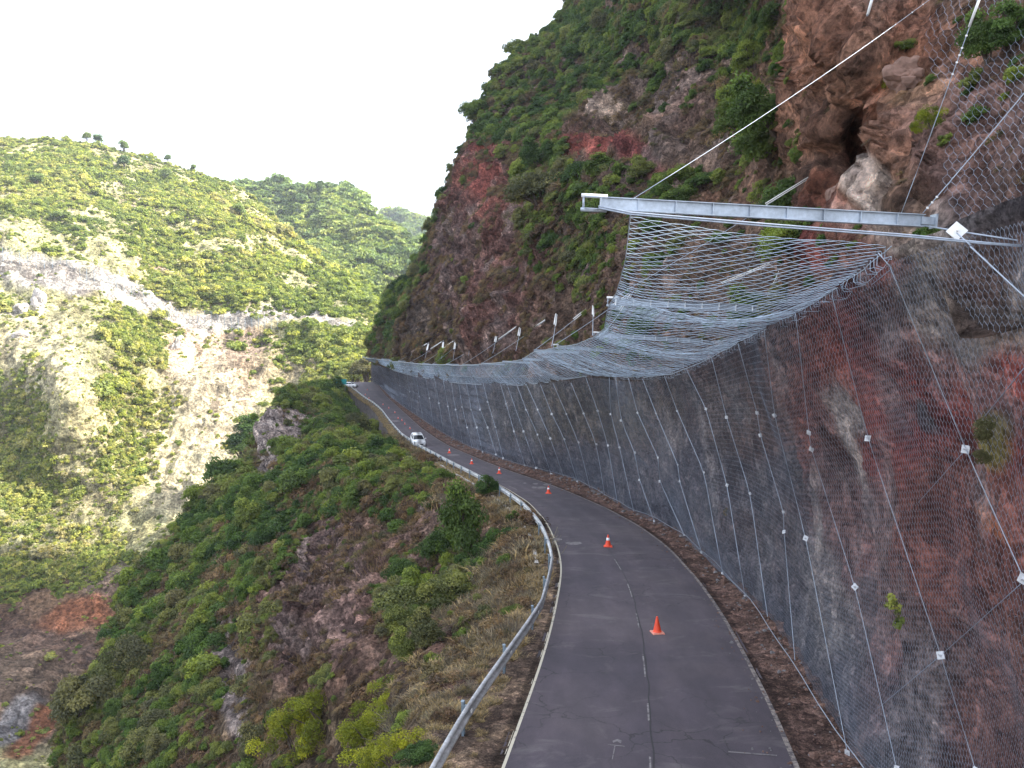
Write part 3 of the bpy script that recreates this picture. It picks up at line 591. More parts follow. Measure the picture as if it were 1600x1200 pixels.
c1 = [(-420, 235, 420), (-200, 222, 440), (0, 218, 455), (130, 220, 465), (260, 254, 495), (380, 290, 520), (481, 395, 490), (608, 465, 455), (760, 520, 430), (-420, 1500, 105), (0, 1460, 110), (160, 1350, 125), (300, 1150, 170), (430, 950, 225), (530, 800, 270), (640, 720, 310), (740, 690, 330),
      (0, 400, 322), (0, 432, 312), (-300, 400, 300), (250, 470, 342), (250, 500, 333), (400, 500, 350), (400, 530, 343), (535, 525, 358), (535, 548, 350), (300, 380, 402), (150, 330, 395), (450, 420, 430), (0, 320, 380), (0, 650, 272), (0, 880, 236), (0, 1000, 205), (0, 1200, 148), (200, 650, 287), (250, 870, 243), (400, 650, 300), (330, 700, 285), (400, 560, 330), (500, 570, 340), (560, 590, 330), (200, 1000, 213), (100, 1150, 163), (550, 640, 315), (-300, 800, 230), (-300, 1100, 170), (120, 620, 268), (100, 760, 262)]
PINK, PALE, STR = (0.38, 0.30, 0.24), (0.35, 0.335, 0.31), (0.34, 0.33, 0.17)
z1 = [(330, 560, 75, 70, PINK, .9), (330, 620, 60, 80, (0.36, 0.30, 0.22), .7), (300, 700, 70, 110, (0.42, 0.38, 0.27), .8, 20), (150, 700, 120, 100, (0.40, 0.36, 0.22), .5), (60, 560, 60, 60, (0.40, 0.36, 0.26), .5), (35, 478, 26, 10, (0.36, 0.34, 0.31), .8), (30, 422, 90, 15, PALE, .95, 14), (140, 451, 80, 14, PALE, .95, 14), (240, 486, 60, 12, PALE, .95, 22), (330, 500, 60, 9, PALE, .9, 5), (420, 510, 70, 10, PALE, .9, 3), (510, 523, 45, 7, PALE, .9, 12), (285, 495, 40, 11, PALE, .9, 10), (380, 506, 40, 9, PALE, .9),
      (150, 265, 55, 9, (0.45, 0.40, 0.34), .8, 18), (215, 315, 25, 8, (0.40, 0.36, 0.3), .6), (240, 430, 26, 10, (0.36, 0.27, 0.22), .8), (440, 590, 60, 30, (0.30, 0.25, 0.17), .7), (120, 990, 150, 60, (0.14, 0.085, 0.06), .9), (50, 1090, 150, 80, (0.15, 0.105, 0.085), .9), (130, 990, 60, 16, (0.24, 0.105, 0.06), .8, -15), (60, 1150, 70, 14, (0.26, 0.12, 0.07), .9, -40), (20, 1150, 50, 12, (0.22, 0.22, 0.23), .9, -38), (180, 930, 60, 40, (0.16, 0.13, 0.11), .7), (20, 900, 150, 30, (0.10, 0.09, 0.06), .5), (330, 640, 6, 20, (0.1, 0.08, 0.07), .6)]
S1 = patch("hillside", low1, up1, c1, 560, 420, 5.0, z1, (0.29, 0.285, 0.16), M_far, 301)
up2 = [(330, 302), (380, 288), (420, 290), (480, 293), (520, 291), (548, 295), (563, 308), (580, 330), (600, 345), (622, 366), (650, 385), (676, 400), (760, 440)]
low2 = [(330, 470), (450, 540), (560, 600), (660, 640), (800, 660)]
c2 = [(330, 302, 700), (420, 290, 720), (545, 294, 720), (600, 345, 690), (676, 400, 660), (760, 440, 640), (330, 470, 560), (450, 540, 530), (560, 600, 500), (660, 640, 480), (800, 660, 470), (560, 420, 600), (450, 380, 640), (620, 440, 590), (590, 380, 650)]
S2 = patch("far_hill", low2, up2, c2, 260, 180, 10.0, [(570, 370, 12, 40, (0.33, 0.27, 0.2), .7, 10), (620, 420, 20, 30, (0.30, 0.27, 0.18), .5)], (0.10, 0.14, 0.065), M_far, 401, 8, 40)
up3 = [(540, 370), (590, 341), (610, 337), (625, 334), (640, 339), (655, 346), (672, 345), (690, 341), (720, 330), (800, 320)]
low3 = [(540, 520), (620, 540), (700, 540), (800, 540)]
c3 = [(540, 370, 1250), (625, 334, 1300), (690, 341, 1300), (800, 320, 1300), (540, 520, 850), (700, 540, 850), (800, 540, 850), (620, 440, 1050)]
S3 = patch("distant_ridge", low3, up3, c3, 160, 90, 14.0, [], (0.09, 0.125, 0.07), M_far, 501, 8, 60)
# valley floor sheet
V = [(-3000, -1500, -66), (3000, -1500, -66), (3000, 4000, -66), (-3000, 4000, -66)]
link("ground", mesh_np("ground", V, [[0, 1, 2, 3]], M_far, False, {"tint": np.full((4, 3), 0.13)}), kind="structure")
# ------------------------------------------------------------------ vegetation
def crown(seed, nlobes, nleaf, leaf, flat=0.8, spread=0.62, up=0.45, lobe_r=(0.34, 0.52), aspect=0.55):
    """leaf faces spread through a cluster of uneven lobes, radius about 1, standing on z=0"""
    r = np.random.default_rng(seed); V = []; LV = []
    cs = []
    for i in range(nlobes):
        a = r.uniform(0, 6.283); q = math.sqrt(r.uniform(0, 1)) * spread
        z = (0.35 + r.uniform(0.0, up * 2) * (1 - 0.5 * q / spread)) * flat
        cs.append((q * math.cos(a), q * math.sin(a), z, r.uniform(*lobe_r)))
    cs = np.array(cs); k = r.integers(0, nlobes, nleaf)
    d = r.normal(size=(nleaf, 3)); d /= np.linalg.norm(d, axis=1, keepdims=True); d[:, 2] = np.where(d[:, 2] < -0.3, -d[:, 2] * 0.4, d[:, 2])
    rad = cs[k, 3] * (r.uniform(0.35, 1, nleaf) ** 0.45) * (1 + 0.25 * vnoise(d * 2.3 + cs[k, :1] * 9, seed))
    c = cs[k, :3] + d * rad[:, None] * np.array([1, 1, 0.85]); c[:, 2] = np.maximum(c[:, 2], 0.02)
    n = d * 0.7 + r.normal(size=(nleaf, 3)) * 0.55 + np.array([0, 0, 0.35]); n /= np.linalg.norm(n, axis=1, keepdims=True)
    t = np.cross(n, r.normal(size=(nleaf, 3))); t /= np.linalg.norm(t, axis=1, keepdims=True); b = np.cross(n, t)
    L = (leaf * r.uniform(0.6, 1.35, nleaf))[:, None]; Wd = L * aspect
    q = np.stack([c - t * L, c + b * Wd + n * L * 0.15, c + t * L, c - b * Wd + n * L * 0.15], 1).reshape(-1, 3)
    lv = np.repeat(np.clip(0.35 * r.uniform(0, 1, nleaf) + 0.65 * r.uniform(0, 1, nlobes)[k], 0, 1), 4)
    return q, np.arange(nleaf * 4).reshape(-1, 4), lv, cs
def crown_mesh(name, mat, **kw):
    q, f, lv, cs = crown(**kw); return mesh_np(name, q, f, mat, False, {"leafv": lv}), cs
def stems_mesh(name, cs, seed, r0=0.05, trunk=False):
    r = np.random.default_rng(seed); mb = MB()
    for i in range(min(len(cs), 7)):
        x, y, z, q = cs[i]
        mid = np.array([x * 0.35 + r.normal() * 0.04, y * 0.35 + r.normal() * 0.04, z * 0.45])
        mb.tube([(r.normal() * 0.03, r.normal() * 0.03, -0.35), mid, (x * .8, y * .8, z), (x * 1.05, y * 1.05, z + q * 0.5)], [r0, r0 * .7, r0 * .4, r0 * .12], 5, False)
    return mb.mesh(name, M_bark)
def twig_mesh(name, mat, seed, n=140, L=1.0, r=0.012, drop=0.0):
    rr = np.random.default_rng(seed); A = []; B = []; R = []
    for i in range(n):
        a = rr.uniform(0, 6.283); e = rr.uniform(0.2, 1.45); p = np.array([rr.normal() * .25, rr.normal() * .25, 0.0]); d = np.array([math.cos(a) * math.cos(e), math.sin(a) * math.cos(e), math.sin(e)])
        l = L * rr.uniform(.35, 1); 
        for k in range(3):
            q = p + d * l / 3; A.append(p); B.append(q); R.append(r * (1 - k * .28)); p = q; d = d + rr.normal(size=3) * 0.28 - np.array([0, 0, drop]); d /= np.linalg.norm(d)
    V, Fc = prisms(A, B, R); return mesh_np(name, V, Fc, mat, False, {"leafv": np.repeat(rr.uniform(0, 1, len(A)), 6)})

SCAT = bpy.data.collections.new("plant_sources")         # sources of the mass cover only, not linked to the scene
def source(me, name):
    o = bpy.data.objects.new(name, me); SCAT.objects.link(o); return o
def scatter(name, meshes, P, rot, scl, idx, label=None, cat=None):
    """one 'stuff' object: instances of a few plant meshes on a cloud of points"""
    colx = bpy.data.collections.new(name + "_sources")
    for i, me in enumerate(meshes):
        o = bpy.data.objects.new("%s_%02d" % (name, i), me); colx.objects.link(o)
    me = bpy.data.meshes.new(name); me.vertices.add(len(P)); me.vertices.foreach_set("co", np.asarray(P, np.float32).ravel())
    a = me.attributes.new("rot", 'FLOAT_VECTOR', 'POINT'); a.data.foreach_set("vector", np.asarray(rot, np.float32).ravel())
    a = me.attributes.new("scl", 'FLOAT_VECTOR', 'POINT'); a.data.foreach_set("vector", np.asarray(scl, np.float32).ravel())
    a = me.attributes.new("idx", 'INT', 'POINT'); a.data.foreach_set("value", np.asarray(idx, np.int32))
    me.update()
    o = link(name, me, kind="stuff", label=label, cat=cat)
    ng = bpy.data.node_groups.new(name, 'GeometryNodeTree')
    ng.interface.new_socket("Geometry", in_out='INPUT', socket_type='NodeSocketGeometry'); ng.interface.new_socket("Geometry", in_out='OUTPUT', socket_type='NodeSocketGeometry')
    gi = ng.nodes.new("NodeGroupInput"); go = ng.nodes.new("NodeGroupOutput"); ip = ng.nodes.new("GeometryNodeInstanceOnPoints")
    ci = ng.nodes.new("GeometryNodeCollectionInfo"); ci.inputs['Collection'].default_value = colx; ci.inputs['Separate Children'].default_value = True; ci.inputs['Reset Children'].default_value = True
    def na(nm, ty):
        n = ng.nodes.new("GeometryNodeInputNamedAttribute"); n.data_type = ty; n.inputs['Name'].default_value = nm
        return [x for x in n.outputs if x.name == 'Attribute' and x.enabled][0]
    ip.inputs['Pick Instance'].default_value = True
    ng.links.new(gi.outputs[0], ip.inputs['Points']); ng.links.new(ci.outputs[0], ip.inputs['Instance'])
    ng.links.new(na("idx", 'INT'), ip.inputs['Instance Index']); ng.links.new(na("rot", 'FLOAT_VECTOR'), ip.inputs['Rotation']); ng.links.new(na("scl", 'FLOAT_VECTOR'), ip.inputs['Scale'])
    ng.links.new(ip.outputs[0], go.inputs[0])
    md = o.modifiers.new("scatter", 'NODES'); md.node_group = ng
    return o
def sample(S, n, dens, maxtilt=None):
    """n random samples of a surface, area weighted and thinned by the density map; returns P, normal, px, py, d"""
    P = S['P']; a = np.linalg.norm(np.cross(P[1:, :-1] - P[:-1, :-1], P[:-1, 1:] - P[:-1, :-1]), axis=-1)
    wgt = a * dens[:-1, :-1]; cum = np.cumsum(wgt.ravel()); tot = cum[-1]
    k = np.searchsorted(cum, rng.uniform(0, tot, n)); k = np.minimum(k, wgt.size - 1); i, j = np.unravel_index(k, wgt.shape)
    u, v = rng.uniform(0, 1, n), rng.uniform(0, 1, n)
    def lerp(A):
        u_, v_ = (u[:, None], v[:, None]) if A.ndim == 3 else (u, v)
        return (A[i, j] * (1 - u_) + A[i + 1, j] * u_) * (1 - v_) + (A[i, j + 1] * (1 - u_) + A[i + 1, j + 1] * u_) * v_
    return lerp(P), lerp(S['n']), lerp(S['px']), lerp(S['py'])
def rots(n, P, tilt=0.45):
    """rotation (euler) leaning a plant a little out of the slope, with a random turn"""
    out = np.zeros((len(P), 3)); az = rng.uniform(0, 6.283, len(P))
    up = np.array([0, 0, 1.0]) * (1 - tilt) + n * tilt; up /= np.linalg.norm(up, axis=1, keepdims=True)
    for i in range(len(P)):
        q = Vector(up[i]).to_track_quat('Z', 'Y') @ Matrix.Rotation(az[i], 3, 'Z').to_quaternion(); e = q.to_euler(); out[i] = (e.x, e.y, e.z)
    return out

# plant kinds
near_kinds = []
for i in range(5):
    me, cs = crown_mesh("foliage", M_leaf, seed=100 + i, nlobes=20 + 2 * i, nleaf=9000, leaf=0.036, lobe_r=(.17, .38), flat=[.8, .95, .7, 1.15, .85][i], spread=[.62, .5, .7, .45, .6][i])
    near_kinds.append((me, stems_mesh("branches", cs, i)))
mid_kinds = []
for i in range(5):
    me, cs = crown_mesh("foliage", M_leaf, seed=130 + i, nlobes=15 + i, nleaf=2400, leaf=0.066, lobe_r=(.18, .42), flat=[.8, 1.0, .65, 1.2, .8][i], spread=[.62, .5, .72, .45, .6][i]); mid_kinds.append(me)
far_kinds = []
for i in range(5):
    me, cs = crown_mesh("foliage", M_leaf_far, seed=160 + i, nlobes=11, nleaf=700, leaf=0.12, lobe_r=(.2, .45), flat=[.7, .9, .6, 1.0, .75][i]); far_kinds.append(me)
dist_kinds = []
for i in range(3):
    me, cs = crown_mesh("foliage", M_leaf_dist, seed=180 + i, nlobes=7, nleaf=260, leaf=0.22, flat=.9); dist_kinds.append(me)
dry_kinds = [crown_mesh("dry_foliage", M_dry, seed=200 + i, nlobes=12, nleaf=700, leaf=0.085, flat=.55, spread=.8, lobe_r=(.15, .4), aspect=.3)[0] for i in range(3)] + [twig_mesh("dry_twigs", M_dry, 210 + i, 110, 1.0, 0.016) for i in range(2)]
yel_kinds = []
for i in range(2):
    me, cs = crown_mesh("foliage", M_yel, seed=220 + i, nlobes=26, nleaf=8000, leaf=0.026, flat=.8, spread=.85, lobe_r=(.12, .3), aspect=.45); yel_kinds.append((me, stems_mesh("branches", cs, 40 + i, 0.03)))
grey_kinds = [twig_mesh("twigs", M_grey, 230 + i, 320, 1.0, 0.009) for i in range(2)]
grass_kind = twig_mesh("dry_grass", M_grey, 240, 90, 0.8, 0.008, 0.10)

def grass_mesh(name, mat, seed, n=150):
    r = np.random.default_rng(seed); a = r.uniform(0, 6.283, n); e = r.uniform(.5, 1.5, n); p = r.normal(size=(n, 3)) * [.28, .28, 0]; L = r.uniform(.4, 1, n)
    d = np.stack([np.cos(a) * np.cos(e), np.sin(a) * np.cos(e), np.sin(e)], 1) * L[:, None]; w_ = np.stack([-np.sin(a), np.cos(a), 0 * a], 1) * .022
    m_ = p + d * .6; t_ = p + d + np.stack([np.cos(a), np.sin(a), -1 + 0 * a], 1) * (L * .18)[:, None]
    q = np.stack([p - w_, p + w_, m_ + w_, m_ - w_, m_ - w_, m_ + w_, t_ + w_ * .2, t_ - w_ * .2], 1).reshape(-1, 3)
    return mesh_np(name, q, np.arange(n * 8).reshape(-1, 4), mat, False, {"leafv": np.repeat(r.uniform(0, 1, n), 8)})
def scat_auto(name, S, n, dens, kinds, rad, label, cat, tilt=0.45, kpow=1.0, sink=0.15, split=None, zf=1.0, var=.32):
    P, nn, px, py = sample(S, n, dens); r = rad(px, py, P) if callable(rad) else rad
    r = r * np.exp(rng.normal(0, var, n)) * kpow
    P = P - nn * (r * sink)[:, None] - np.array([0, 0, 1.0]) * (r * 0.12)[:, None]
    scl = np.stack([r * rng.uniform(.85, 1.2, n), r * rng.uniform(.85, 1.2, n), r * rng.uniform(.8, 1.25, n) * zf], 1)
    return scatter(name, kinds, P, rots(nn, P, tilt), scl, rng.integers(0, len(kinds), n), label, cat)

# -- mountain
px, py = SURF_M['px'], SURF_M['py']; PP = SURF_M['P']
vegM = blobs(px, py, 0.30, [(900, 60, 120, 60, 1.6), (1050, 70, 160, 90, 1.7), (1180, 60, 90, 80, 1.7), (800, 150, 60, 60, 1.6), (740, 220, 40, 40, 1.4), (830, 200, 60, 40, 1.3), (700, 300, 14, 40, 1.2), (870, 310, 45, 60, 1.5), (900, 400, 50, 70, 1.5), (950, 350, 45, 60, 1.3), (930, 170, 60, 25, .9), (960, 280, 50, 12, .9),
     (1060, 300, 60, 30, 1.4), (1160, 200, 60, 70, 1.1), (1180, 320, 60, 50, 1.0), (640, 460, 30, 60, 1.7), (660, 420, 20, 40, 1.4), (615, 510, 18, 40, 1.4), (740, 380, 75, 120, .04), (800, 470, 80, 60, .10), (700, 470, 45, 70, .08), (770, 290, 35, 50, .05), (1010, 200, 60, 15, .15), (935, 240, 50, 14, .1), (1380, 170, 110, 170, .07), (1560, 280, 80, 90, .12), (1000, 480, 60, 50, .5), (1020, 400, 50, 60, .8), (1020, 140, 50, 14, .3)])
vegM = vegM * np.clip(0.75 + 1.3 * fbm(PP, 9, 3, 601), 0.03 + .5 * np.clip(vegM - .8, 0, 1), 2) ** 1.3
vegM *= (1 - np.clip(SURF_M['cave'] * 2, 0, 1))
bareM = np.maximum(inpoly(px, py, [(742, 232), (790, 246), (822, 300), (838, 370), (850, 430), (885, 470), (935, 485), (900, 560), (600, 575), (640, 520), (668, 470), (690, 400), (702, 300)], PP), np.maximum(inpoly(px, py, [(893, 205), (960, 190), (1060, 180), (1130, 215), (1120, 262), (1030, 285), (905, 276)], PP), inpoly(px, py, [(1262, -60), (1465, -60), (1465, 330), (1270, 330)], PP)))
vegM = np.maximum(vegM, .55 * inpoly(px, py, [(900, -80), (1255, -80), (1250, 120), (1130, 130), (1000, 110), (900, 190), (800, 230), (730, 230), (760, 130)], PP)) * (1 - .965 * bareM)
vM = np.linspace(0, 1, px.shape[1])[None, :]; dM = np.broadcast_to(vM, px.shape)
vegM = np.where(dM < 0.03 + 0.07 * (px < 900), 0, vegM)
scat_auto("hillside_scrub", SURF_M, 6200, vegM, mid_kinds, lambda x, y, P: np.clip(P[:, 1] / 105, 0.22, 1.35), "dense green scrub covering the upper cliff above the canopy net", "scrub", 0.5)
dryM = np.clip(0.5 + fbm(PP, 6, 3, 611), 0.05, 1) * (1 - .75 * blobs(px, py, 0, [(740, 370, 80, 110, 1), (1050, 60, 260, 70, .6), (940, 240, 60, 25, 1), (1010, 200, 60, 15, 1)])) * (1 - 0.9 * blobs(px, py, 0, [(1370, 200, 130, 180, 1)])); dryM = dryM * (1 - .55 * bareM); dryM = np.where(dM < 0.02 + 0.05 * (px < 900), 0, dryM)
scat_auto("dry_cliff_scrub", SURF_M, 15000, dryM, dry_kinds, lambda x, y, P: np.clip(P[:, 1] / 125, 0.12, 1.0), "brown and olive dry scrub clinging to the cliff face", "scrub", 0.6, sink=.1)
# -- slope below the road
px, py = SURF_C['px'], SURF_C['py']; PP = SURF_C['P']
vegC = blobs(px, py, 0.95, [(540, 960, 100, 100, .12), (430, 1060, 60, 70, .4), (520, 960, 60, 90, .06), (600, 900, 45, 80, .18), (560, 1060, 60, 50, .12), (430, 700, 16, 45, .0), (370, 1060, 14, 80, .25), (720, 790, 40, 25, .25), (780, 880, 30, 60, .5), (820, 950, 50, 50, .05), (740, 1070, 60, 60, .05), (800, 830, 50, 30, .15), (640, 1080, 60, 50, .12), (610, 690, 20, 12, .2), (740, 740, 60, 14, .15),
     (300, 900, 80, 120, 1.8), (400, 800, 80, 60, 1.8), (520, 660, 50, 50, 1.6), (620, 760, 60, 40, 1.3), (230, 1000, 70, 80, 1.8), (170, 1100, 60, 90, 2.0), (730, 870, 25, 50, 1.4), (690, 920, 30, 40, 1.0), (840, 1000, 40, 80, 0.0), (490, 650, 14, 8, .1)])
bareC = np.maximum(inpoly(px, py, [(415, 655), (455, 640), (500, 650), (480, 685), (455, 720), (430, 770), (408, 770)], PP, 10), np.maximum(inpoly(px, py, [(500, 830), (560, 810), (620, 830), (640, 900), (600, 960), (600, 1040), (520, 1080), (450, 1110), (440, 1040), (490, 960), (480, 890)], PP, 16), inpoly(px, py, [(345, 1020), (385, 1010), (400, 1110), (390, 1200), (360, 1200)], PP, 10)))
vegC = vegC * (1 - .93 * bareC)
vegC = vegC * (1 - 0.85 * blobs(px, py, 0, [(545, 960, 70, 90, 1), (600, 880, 40, 60, .9), (560, 1070, 50, 40, .8), (375, 1060, 16, 90, .7), (440, 695, 38, 60, 1), (432, 740, 22, 30, .9)]))
vegC = vegC * (1 - blobs(px, py, 0, [(585, 655, 22, 40, 1), (600, 640, 14, 20, 1), (640, 700, 50, 12, .9), (700, 738, 40, 10, .8), (560, 622, 16, 12, 1), (530, 607, 24, 13, 1), (500, 1160, 110, 60, .95), (600, 1130, 70, 90, .9)]))
vegC = vegC * np.clip(0.95 + 1.1 * fbm(PP, 8, 3, 621), 0.05, 2) ** 1.2
vC = np.broadcast_to(np.linspace(0, 1, px.shape[1])[None, :] ** 1.15, px.shape)
vegC = np.where(vC < 0.05, 0.0, vegC) * np.clip((vC - .04) / .10, 0, 1) * (1 - np.clip(SURF_C['cave'] * 1.5, 0, 1))
scat_auto("slope_scrub", SURF_C, 5200, vegC, mid_kinds, lambda x, y, P: np.clip(P[:, 1] / 85, 0.30, 1.25), "thick green scrub carpeting the steep slope below the road", "scrub", 0.45)
dryC = np.clip(0.6 + fbm(PP, 5, 3, 631), 0.08, 1) * (1 - .72 * bareC) * (1 - .9 * (px < 510) * (py < 790) * bareC) * (py < 1300); dryC = np.where(vC < 0.02, 0, dryC) * (1 - blobs(px, py, 0, [(436, 690, 22, 50, 1), (370, 1060, 16, 80, .8)]))
scat_auto("dry_slope_scrub", SURF_C, 12000, dryC, dry_kinds, lambda x, y, P: np.clip(P[:, 1] / 95, 0.18, 0.85), "brown dry scrub and dead leaves between the green bushes below the road", "scrub", 0.5, sink=.1)
scat_auto("slope_undergrowth", SURF_C, 9000, vegC + .02, mid_kinds, lambda x, y, P: np.clip(P[:, 1] / 210, 0.12, .55), "low tangled green undergrowth between the shrubs below the road", "undergrowth", 0.5, var=.4)
scat_auto("cliff_undergrowth", SURF_M, 8000, vegM ** .8, mid_kinds, lambda x, y, P: np.clip(P[:, 1] / 230, 0.12, .6), "low tangled green plants between the cliff bushes", "undergrowth", 0.6, var=.4)
# -- far side
px, py = S1['px'], S1['py']; PP = S1['P']
veg1 = blobs(px, py, 0.55, [(80, 560, 130, 120, .35), (120, 700, 160, 120, .45), (330, 570, 70, 70, .05), (305, 710, 60, 120, .06), (330, 620, 60, 70, .07), (60, 780, 80, 70, 1.4), (200, 580, 60, 90, 1.1), (200, 720, 50, 50, 1.0), (550, 490, 60, 50, 1.8), (450, 430, 90, 60, 1.3), (520, 560, 40, 20, 1.6), (560, 585, 40, 22, 2.2), (80, 920, 90, 30, 1.6), (60, 950, 60, 30, 1.3), (100, 1080, 150, 90, .03), (120, 1000, 80, 50, .08), (385, 685, 25, 22, 2.5), (230, 300, 120, 50, .7), (140, 265, 60, 10, .1), (250, 430, 30, 12, .1)])
band = blobs(px, py, 0, [(535, 528, 40, 7, 1), (470, 517, 40, 8, 1), (285, 498, 30, 14, .8), (-80, 392, 90, 22, 1), (35, 422, 75, 20, 1), (140, 452, 70, 20, 1), (235, 488, 50, 17, 1), (330, 502, 60, 12, 1), (420, 513, 60, 11, 1), (510, 525, 40, 9, 1)])
veg1 = veg1 * np.clip(1 - 1.5 * band ** 1.25, 0.0, 1) * np.clip(0.8 + 1.4 * fbm(PP, 22, 4, 641), 0.03, 2.2) ** 1.4
bare1 = np.maximum(inpoly(px, py, [(268, 515), (350, 522), (430, 560), (480, 600), (470, 640), (400, 700), (345, 790), (262, 880), (205, 880), (190, 820), (235, 720), (290, 640), (262, 580)], PP, 18), inpoly(px, py, [(-60, 990), (60, 960), (240, 985), (240, 1300), (-60, 1300)], PP, 18))
veg1 = veg1 * (1 - .86 * bare1)
veg1 = np.where(np.broadcast_to(np.linspace(0, 1, px.shape[1])[None], px.shape) > .995, 0.3, veg1)
scat_auto("valley_scrub", S1, 30000, veg1, far_kinds, lambda x, y, P: np.clip(P[:, 1] / 215, .7, 1.9), "sunlit yellow green bushes over the far valley side", "scrub", 0.35, sink=.3, var=.42)
scat_auto("valley_undergrowth", S1, 30000, np.clip(veg1 * 0.7 + 0.25, .1, 1) * (1 - .8 * bare1) * np.clip(1 - 1.5 * band, 0, 1), far_kinds, lambda x, y, P: np.clip(P[:, 1] / 520, .35, .8), "low tufts and small plants between the far valley bushes", "undergrowth", 0.5, sink=.2)
scat_auto("far_hill_wood", S2, 6000, np.clip(1.0 + 1.0 * fbm(S2['P'], 50, 3, 651), .1, 2), dist_kinds, 4.2, "dark green woodland over the second hill across the valley", "woodland", 0.2)
scat_auto("distant_ridge_wood", S3, 2600, np.full(S3['px'].shape, 1.0), dist_kinds, 8.0, "bluish woodland on the most distant ridge", "woodland", 0.1)
# -- verge litter and dry grass
SV = dict(P=VR, n=grid_normals(VR) * np.sign(grid_normals(VR)[..., 2:3]), px=proj(VR)[0], py=proj(VR)[1])
dv = np.broadcast_to(np.clip((np.linspace(0, 1, VR.shape[1]) - 0.14) * 4, 0, 1)[None], VR.shape[:2]) * np.clip(0.6 + fbm(VR, 1.0, 3, 5), 0.05, 1.5) / (VR[..., 1] / 20) ** 0.5
scat_auto("verge_litter", SV, 4200, dv, [twig_mesh("litter", M_dry, 300 + i, 26, 1.0, 0.02, 0.35) for i in range(3)], lambda x, y, P: np.clip(P[:, 1] / 150, .10, .35), "dry brown roots and twigs littering the foot of the netted wall", "litter", 0.5, zf=.5)
SV2 = dict(P=VL, n=grid_normals(VL) * np.sign(grid_normals(VL)[..., 2:3]), px=proj(VL)[0], py=proj(VL)[1])
dv = np.broadcast_to(np.clip((np.linspace(0, 1, VL.shape[1]) - 0.25) * 3, 0, 1)[None], VL.shape[:2]) * np.clip(0.5 + fbm(VL, 1.0, 3, 6), 0.02, 1.5) / (VL[..., 1] / 20) ** 0.5
straw = leaf_mat("straw", [(0.0, (0.16, 0.12, 0.07)), (0.5, (0.24, 0.18, 0.11)), (1.0, (0.30, 0.24, 0.14))], 0.1, 0.5)
gk = [grass_mesh("dry_grass", straw, 310 + i) for i in range(3)]
scat_auto("verge_grass", SV2, 5000, dv, gk, lambda x, y, P: np.clip(P[:, 1] / 130, .10, .35), "pale dry grass along the strip under the guardrail", "grass", 0.3)
dg = np.clip(0.5 + 1.3 * fbm(SURF_C['P'], 2.2, 3, 900), 0.02, 2) * blobs(SURF_C['px'], SURF_C['py'], 0.0, [(830, 940, 60, 60, 1), (780, 1020, 60, 60, 1), (730, 1080, 60, 60, 1), (690, 1150, 50, 60, 1), (820, 860, 40, 50, .8), (780, 790, 50, 20, .8), (640, 705, 60, 14, .8)]) * (vC < .5)
scat_auto("bank_scrub", SURF_C, 3000, dg + 1e-6, dry_kinds + grey_kinds, lambda x, y, P: np.clip(P[:, 1] / 60, .2, .7), "purplish brown dead scrub and twigs on the bank outside the guardrail", "scrub", 0.4)
scat_auto("bank_grass", SURF_C, 3600, dg + 1e-6, gk + grey_kinds[:1], lambda x, y, P: np.clip(P[:, 1] / 75, .2, .6), "dry straw coloured grass and dead stems on the bank outside the guardrail", "grass", 0.4)
# ------------------------------------------------------------------ single plants
def surf_at(S, x, y):
    """3D point and normal of a surface at a pixel (nearest grid vertex)"""
    k = np.argmin((S['px'] - x) ** 2 + (S['py'] - y) ** 2); i, j = np.unravel_index(k, S['px'].shape); return S['P'][i, j], S['n'][i, j]
def plant(kind, name, P, n, r, label, cat, group=None, tilt=0.35, zs=1.0, stems=True):
    me, st = kind if isinstance(kind, tuple) else (kind, None)
    o = bpy.data.objects.new(name, None if st else me); COL.objects.link(o)
    if st:
        o.empty_display_size = 0.3
        f = bpy.data.objects.new("foliage", me); f.parent = o; COL.objects.link(f)
        if stems: b = bpy.data.objects.new("branches", st); b.parent = o; COL.objects.link(b)
    up = Vector((0, 0, 1)) * (1 - tilt) + Vector(n) * tilt
    o.rotation_mode = 'QUATERNION'; o.rotation_quaternion = up.to_track_quat('Z', 'Y') @ Matrix.Rotation(random.uniform(0, 6.28), 3, 'Z').to_quaternion()
    o.rotation_mode = 'XYZ'
    o.scale = (r * random.uniform(.9, 1.15), r * random.uniform(.9, 1.15), r * zs); o.location = tuple(np.array(P) - np.array(n) * r * 0.12)
    tag(o, label, cat, group); return o
NK = near_kinds
